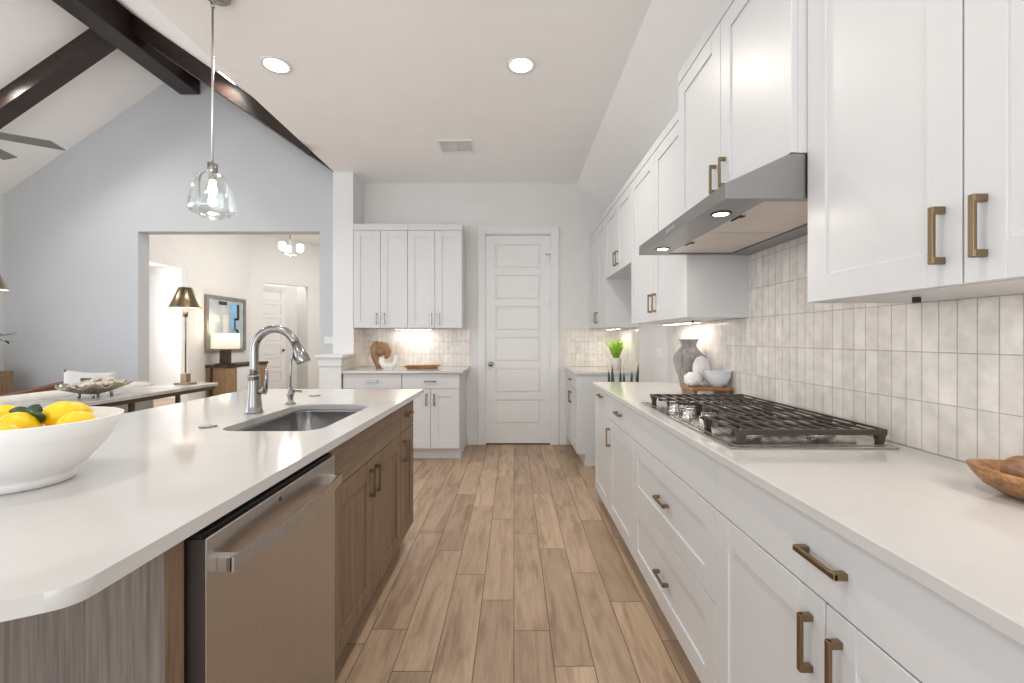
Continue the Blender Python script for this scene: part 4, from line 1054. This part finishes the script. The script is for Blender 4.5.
for a_, l_, zz_ in ((.1, .36, .15), (-.2, .26, .24), (.3, .34, .08), (2.8, .3, .25), (-.5, .34, .12)):
    P0 = Vector((-5.53, 4.45, 1.13)); P1 = P0 + Vector((math.cos(a_) * l_, math.sin(a_) * l_ * .4, zz_))
    m.tube([P0, (P0 + P1) / 2 + Vector((0, 0, .05)), P1], .003, 6)
    for q in range(9):
        p = P0.lerp(P1, .25 + .09 * q) + Vector((0, 0, .05 * math.sin(PI * (.25 + .09 * q))))
        m.blade(p, (random.uniform(-.3, 1), random.uniform(-1, 1), random.uniform(-.4, .8)), .07, .02, .005, .001, 4)
m.build('leafy_twigs', M['leaf'], t)

# ------------------------------------------------------------------ foyer
t = thing('foyer_console', 'wooden console cabinet with pale doors in the foyer', 'cabinet', (-5.42, 8.6, 0))
MB().box(-5.63, -5.22, 7.93, 9.25, .70, .75, .003).build('top', M['dkwood'], t)
m = MB().m(M['oak']).box(-5.63, -5.56, 7.95, 7.97, .05, .70).box(-5.50, -5.24, 7.95, 7.97, .05, .70).box(-5.63, -5.24, 9.21, 9.23, .05, .70).box(-5.63, -5.61, 7.97, 9.21, .05, .70)
m.m(M['dkwood']).box(-5.56, -5.50, 7.955, 7.97, .05, .70).box(-5.61, -5.26, 7.97, 9.21, .05, .09)
m.build('carcass', None, t)
for y0, y1, mm_ in ((7.975, 8.22, 'oak'), (8.225, 8.62, 'bowlglaze'), (8.625, 8.80, 'dkwood'), (8.805, 9.20, 'oak')):
    MB().box(-5.26, -5.235, y0, y1, .10, .69, .002).build('door', M[mm_], t)
t = thing('drum_lamp', 'lit table lamp with a cream drum shade on the foyer console', 'table lamp', (-5.34, 8.05, .75))
MB().box(-5.42, -5.26, 8.0, 8.10, .775, 1.03, .004).build('base', M['dkwood'], t)
MB().box(-5.47, -5.19, 7.95, 8.15, .751, .775, .002).build('foot_plate', M['black'], t)
MB().lathe([(.265, 1.05), (.255, 1.33)], (-5.34, 8.05), 36, sy=.55, sx=.98).build('lamp_shade', M['shade'], t)
pl = bpy.data.lights.new('drum_lamp_glow', 'POINT'); pl.energy = 5; pl.color = (1, .8, .55); pl.shadow_soft_size = .1
o = bpy.data.objects.new('drum_lamp_glow', pl); COL.objects.link(o); o.parent = t; o.location = (.0, -.02, .72)
t = thing('framed_mirror', 'large framed picture in pale blue with dark shapes on the foyer wall', 'mirror', (FX, 8.5, 1.0))
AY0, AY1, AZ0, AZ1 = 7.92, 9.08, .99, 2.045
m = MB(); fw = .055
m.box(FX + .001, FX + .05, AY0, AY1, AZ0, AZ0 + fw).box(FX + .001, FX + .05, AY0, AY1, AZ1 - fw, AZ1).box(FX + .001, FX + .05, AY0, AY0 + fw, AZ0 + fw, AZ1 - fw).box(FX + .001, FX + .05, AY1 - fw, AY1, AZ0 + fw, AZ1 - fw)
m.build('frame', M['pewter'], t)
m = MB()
m.m(M['mirror_bg']).box(FX + .002, FX + .02, AY0 + fw, AY1 - fw, AZ0 + fw, AZ1 - fw)  # mirror glass, its reflection painted on as flat colour blocks
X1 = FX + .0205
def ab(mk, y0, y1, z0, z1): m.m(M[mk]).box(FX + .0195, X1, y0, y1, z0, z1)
ab('mirror_blue', 8.62, 8.80, 1.35, 1.93); ab('mirror_dark', 8.28, 8.52, 1.88, 1.95); ab('mirror_dark', 8.82, 8.90, 1.62, 1.92)
ab('mirror_dark', 8.74, 8.88, 1.60, 1.64); ab('mirror_dark', 8.74, 8.78, 1.40, 1.62); ab('mirror_dark', 8.78, 8.86, 1.38, 1.42); ab('mirror_dark', 8.82, 8.88, 1.12, 1.40)
ab('mirror_dark', 8.60, 8.66, 1.15, 1.34); ab('mirror_cream', 8.02, 8.30, 1.55, 1.68); ab('mirror_cream', 8.40, 8.56, 1.2, 1.7)
m.build('painted_reflection', None, t)
# chandelier
kx, ky = -3.86, 7.5
t = thing('mini_chandelier', 'small nickel chandelier with three lit frosted globes in the foyer', 'chandelier', (kx, ky, 3.5))
m = MB().cyl((kx, ky, 3.5), (kx, ky, 2.70), .008, seg=10).lathe([(.06, 3.499), (.06, 3.48), (.02, 3.47)], (kx, ky), 20)
m.lathe([(.01, 2.66), (.03, 2.68), (.03, 2.72), (.01, 2.74)], (kx, ky), 16)
m.build('stem', M['nickel'], t)
for i in range(3):
    a = R(10 + 120 * i); ex, ey = kx + .16 * math.cos(a), ky + .16 * math.sin(a)
    ar = MB().tube([(kx, ky, 2.69), (kx + .1 * math.cos(a), ky + .1 * math.sin(a), 2.67), (ex, ey, 2.69), (ex, ey, 2.73)], .006, 8).build('arm', M['nickel'], t)
    MB().lathe([(.03, 2.73), (.055, 2.76), (.06, 2.81), (.05, 2.86), (.047, 2.86), (.055, 2.81), (.025, 2.74)], (ex, ey), 20, cap1=False).build('globe', M['globe'], ar)

pl = bpy.data.lights.new('chandelier_glow', 'POINT'); pl.energy = 18; pl.color = (1, .96, .91); pl.shadow_soft_size = .15
o = bpy.data.objects.new('chandelier_glow', pl); COL.objects.link(o); o.parent = t; o.location = (0, 0, 2.62 - 3.5)
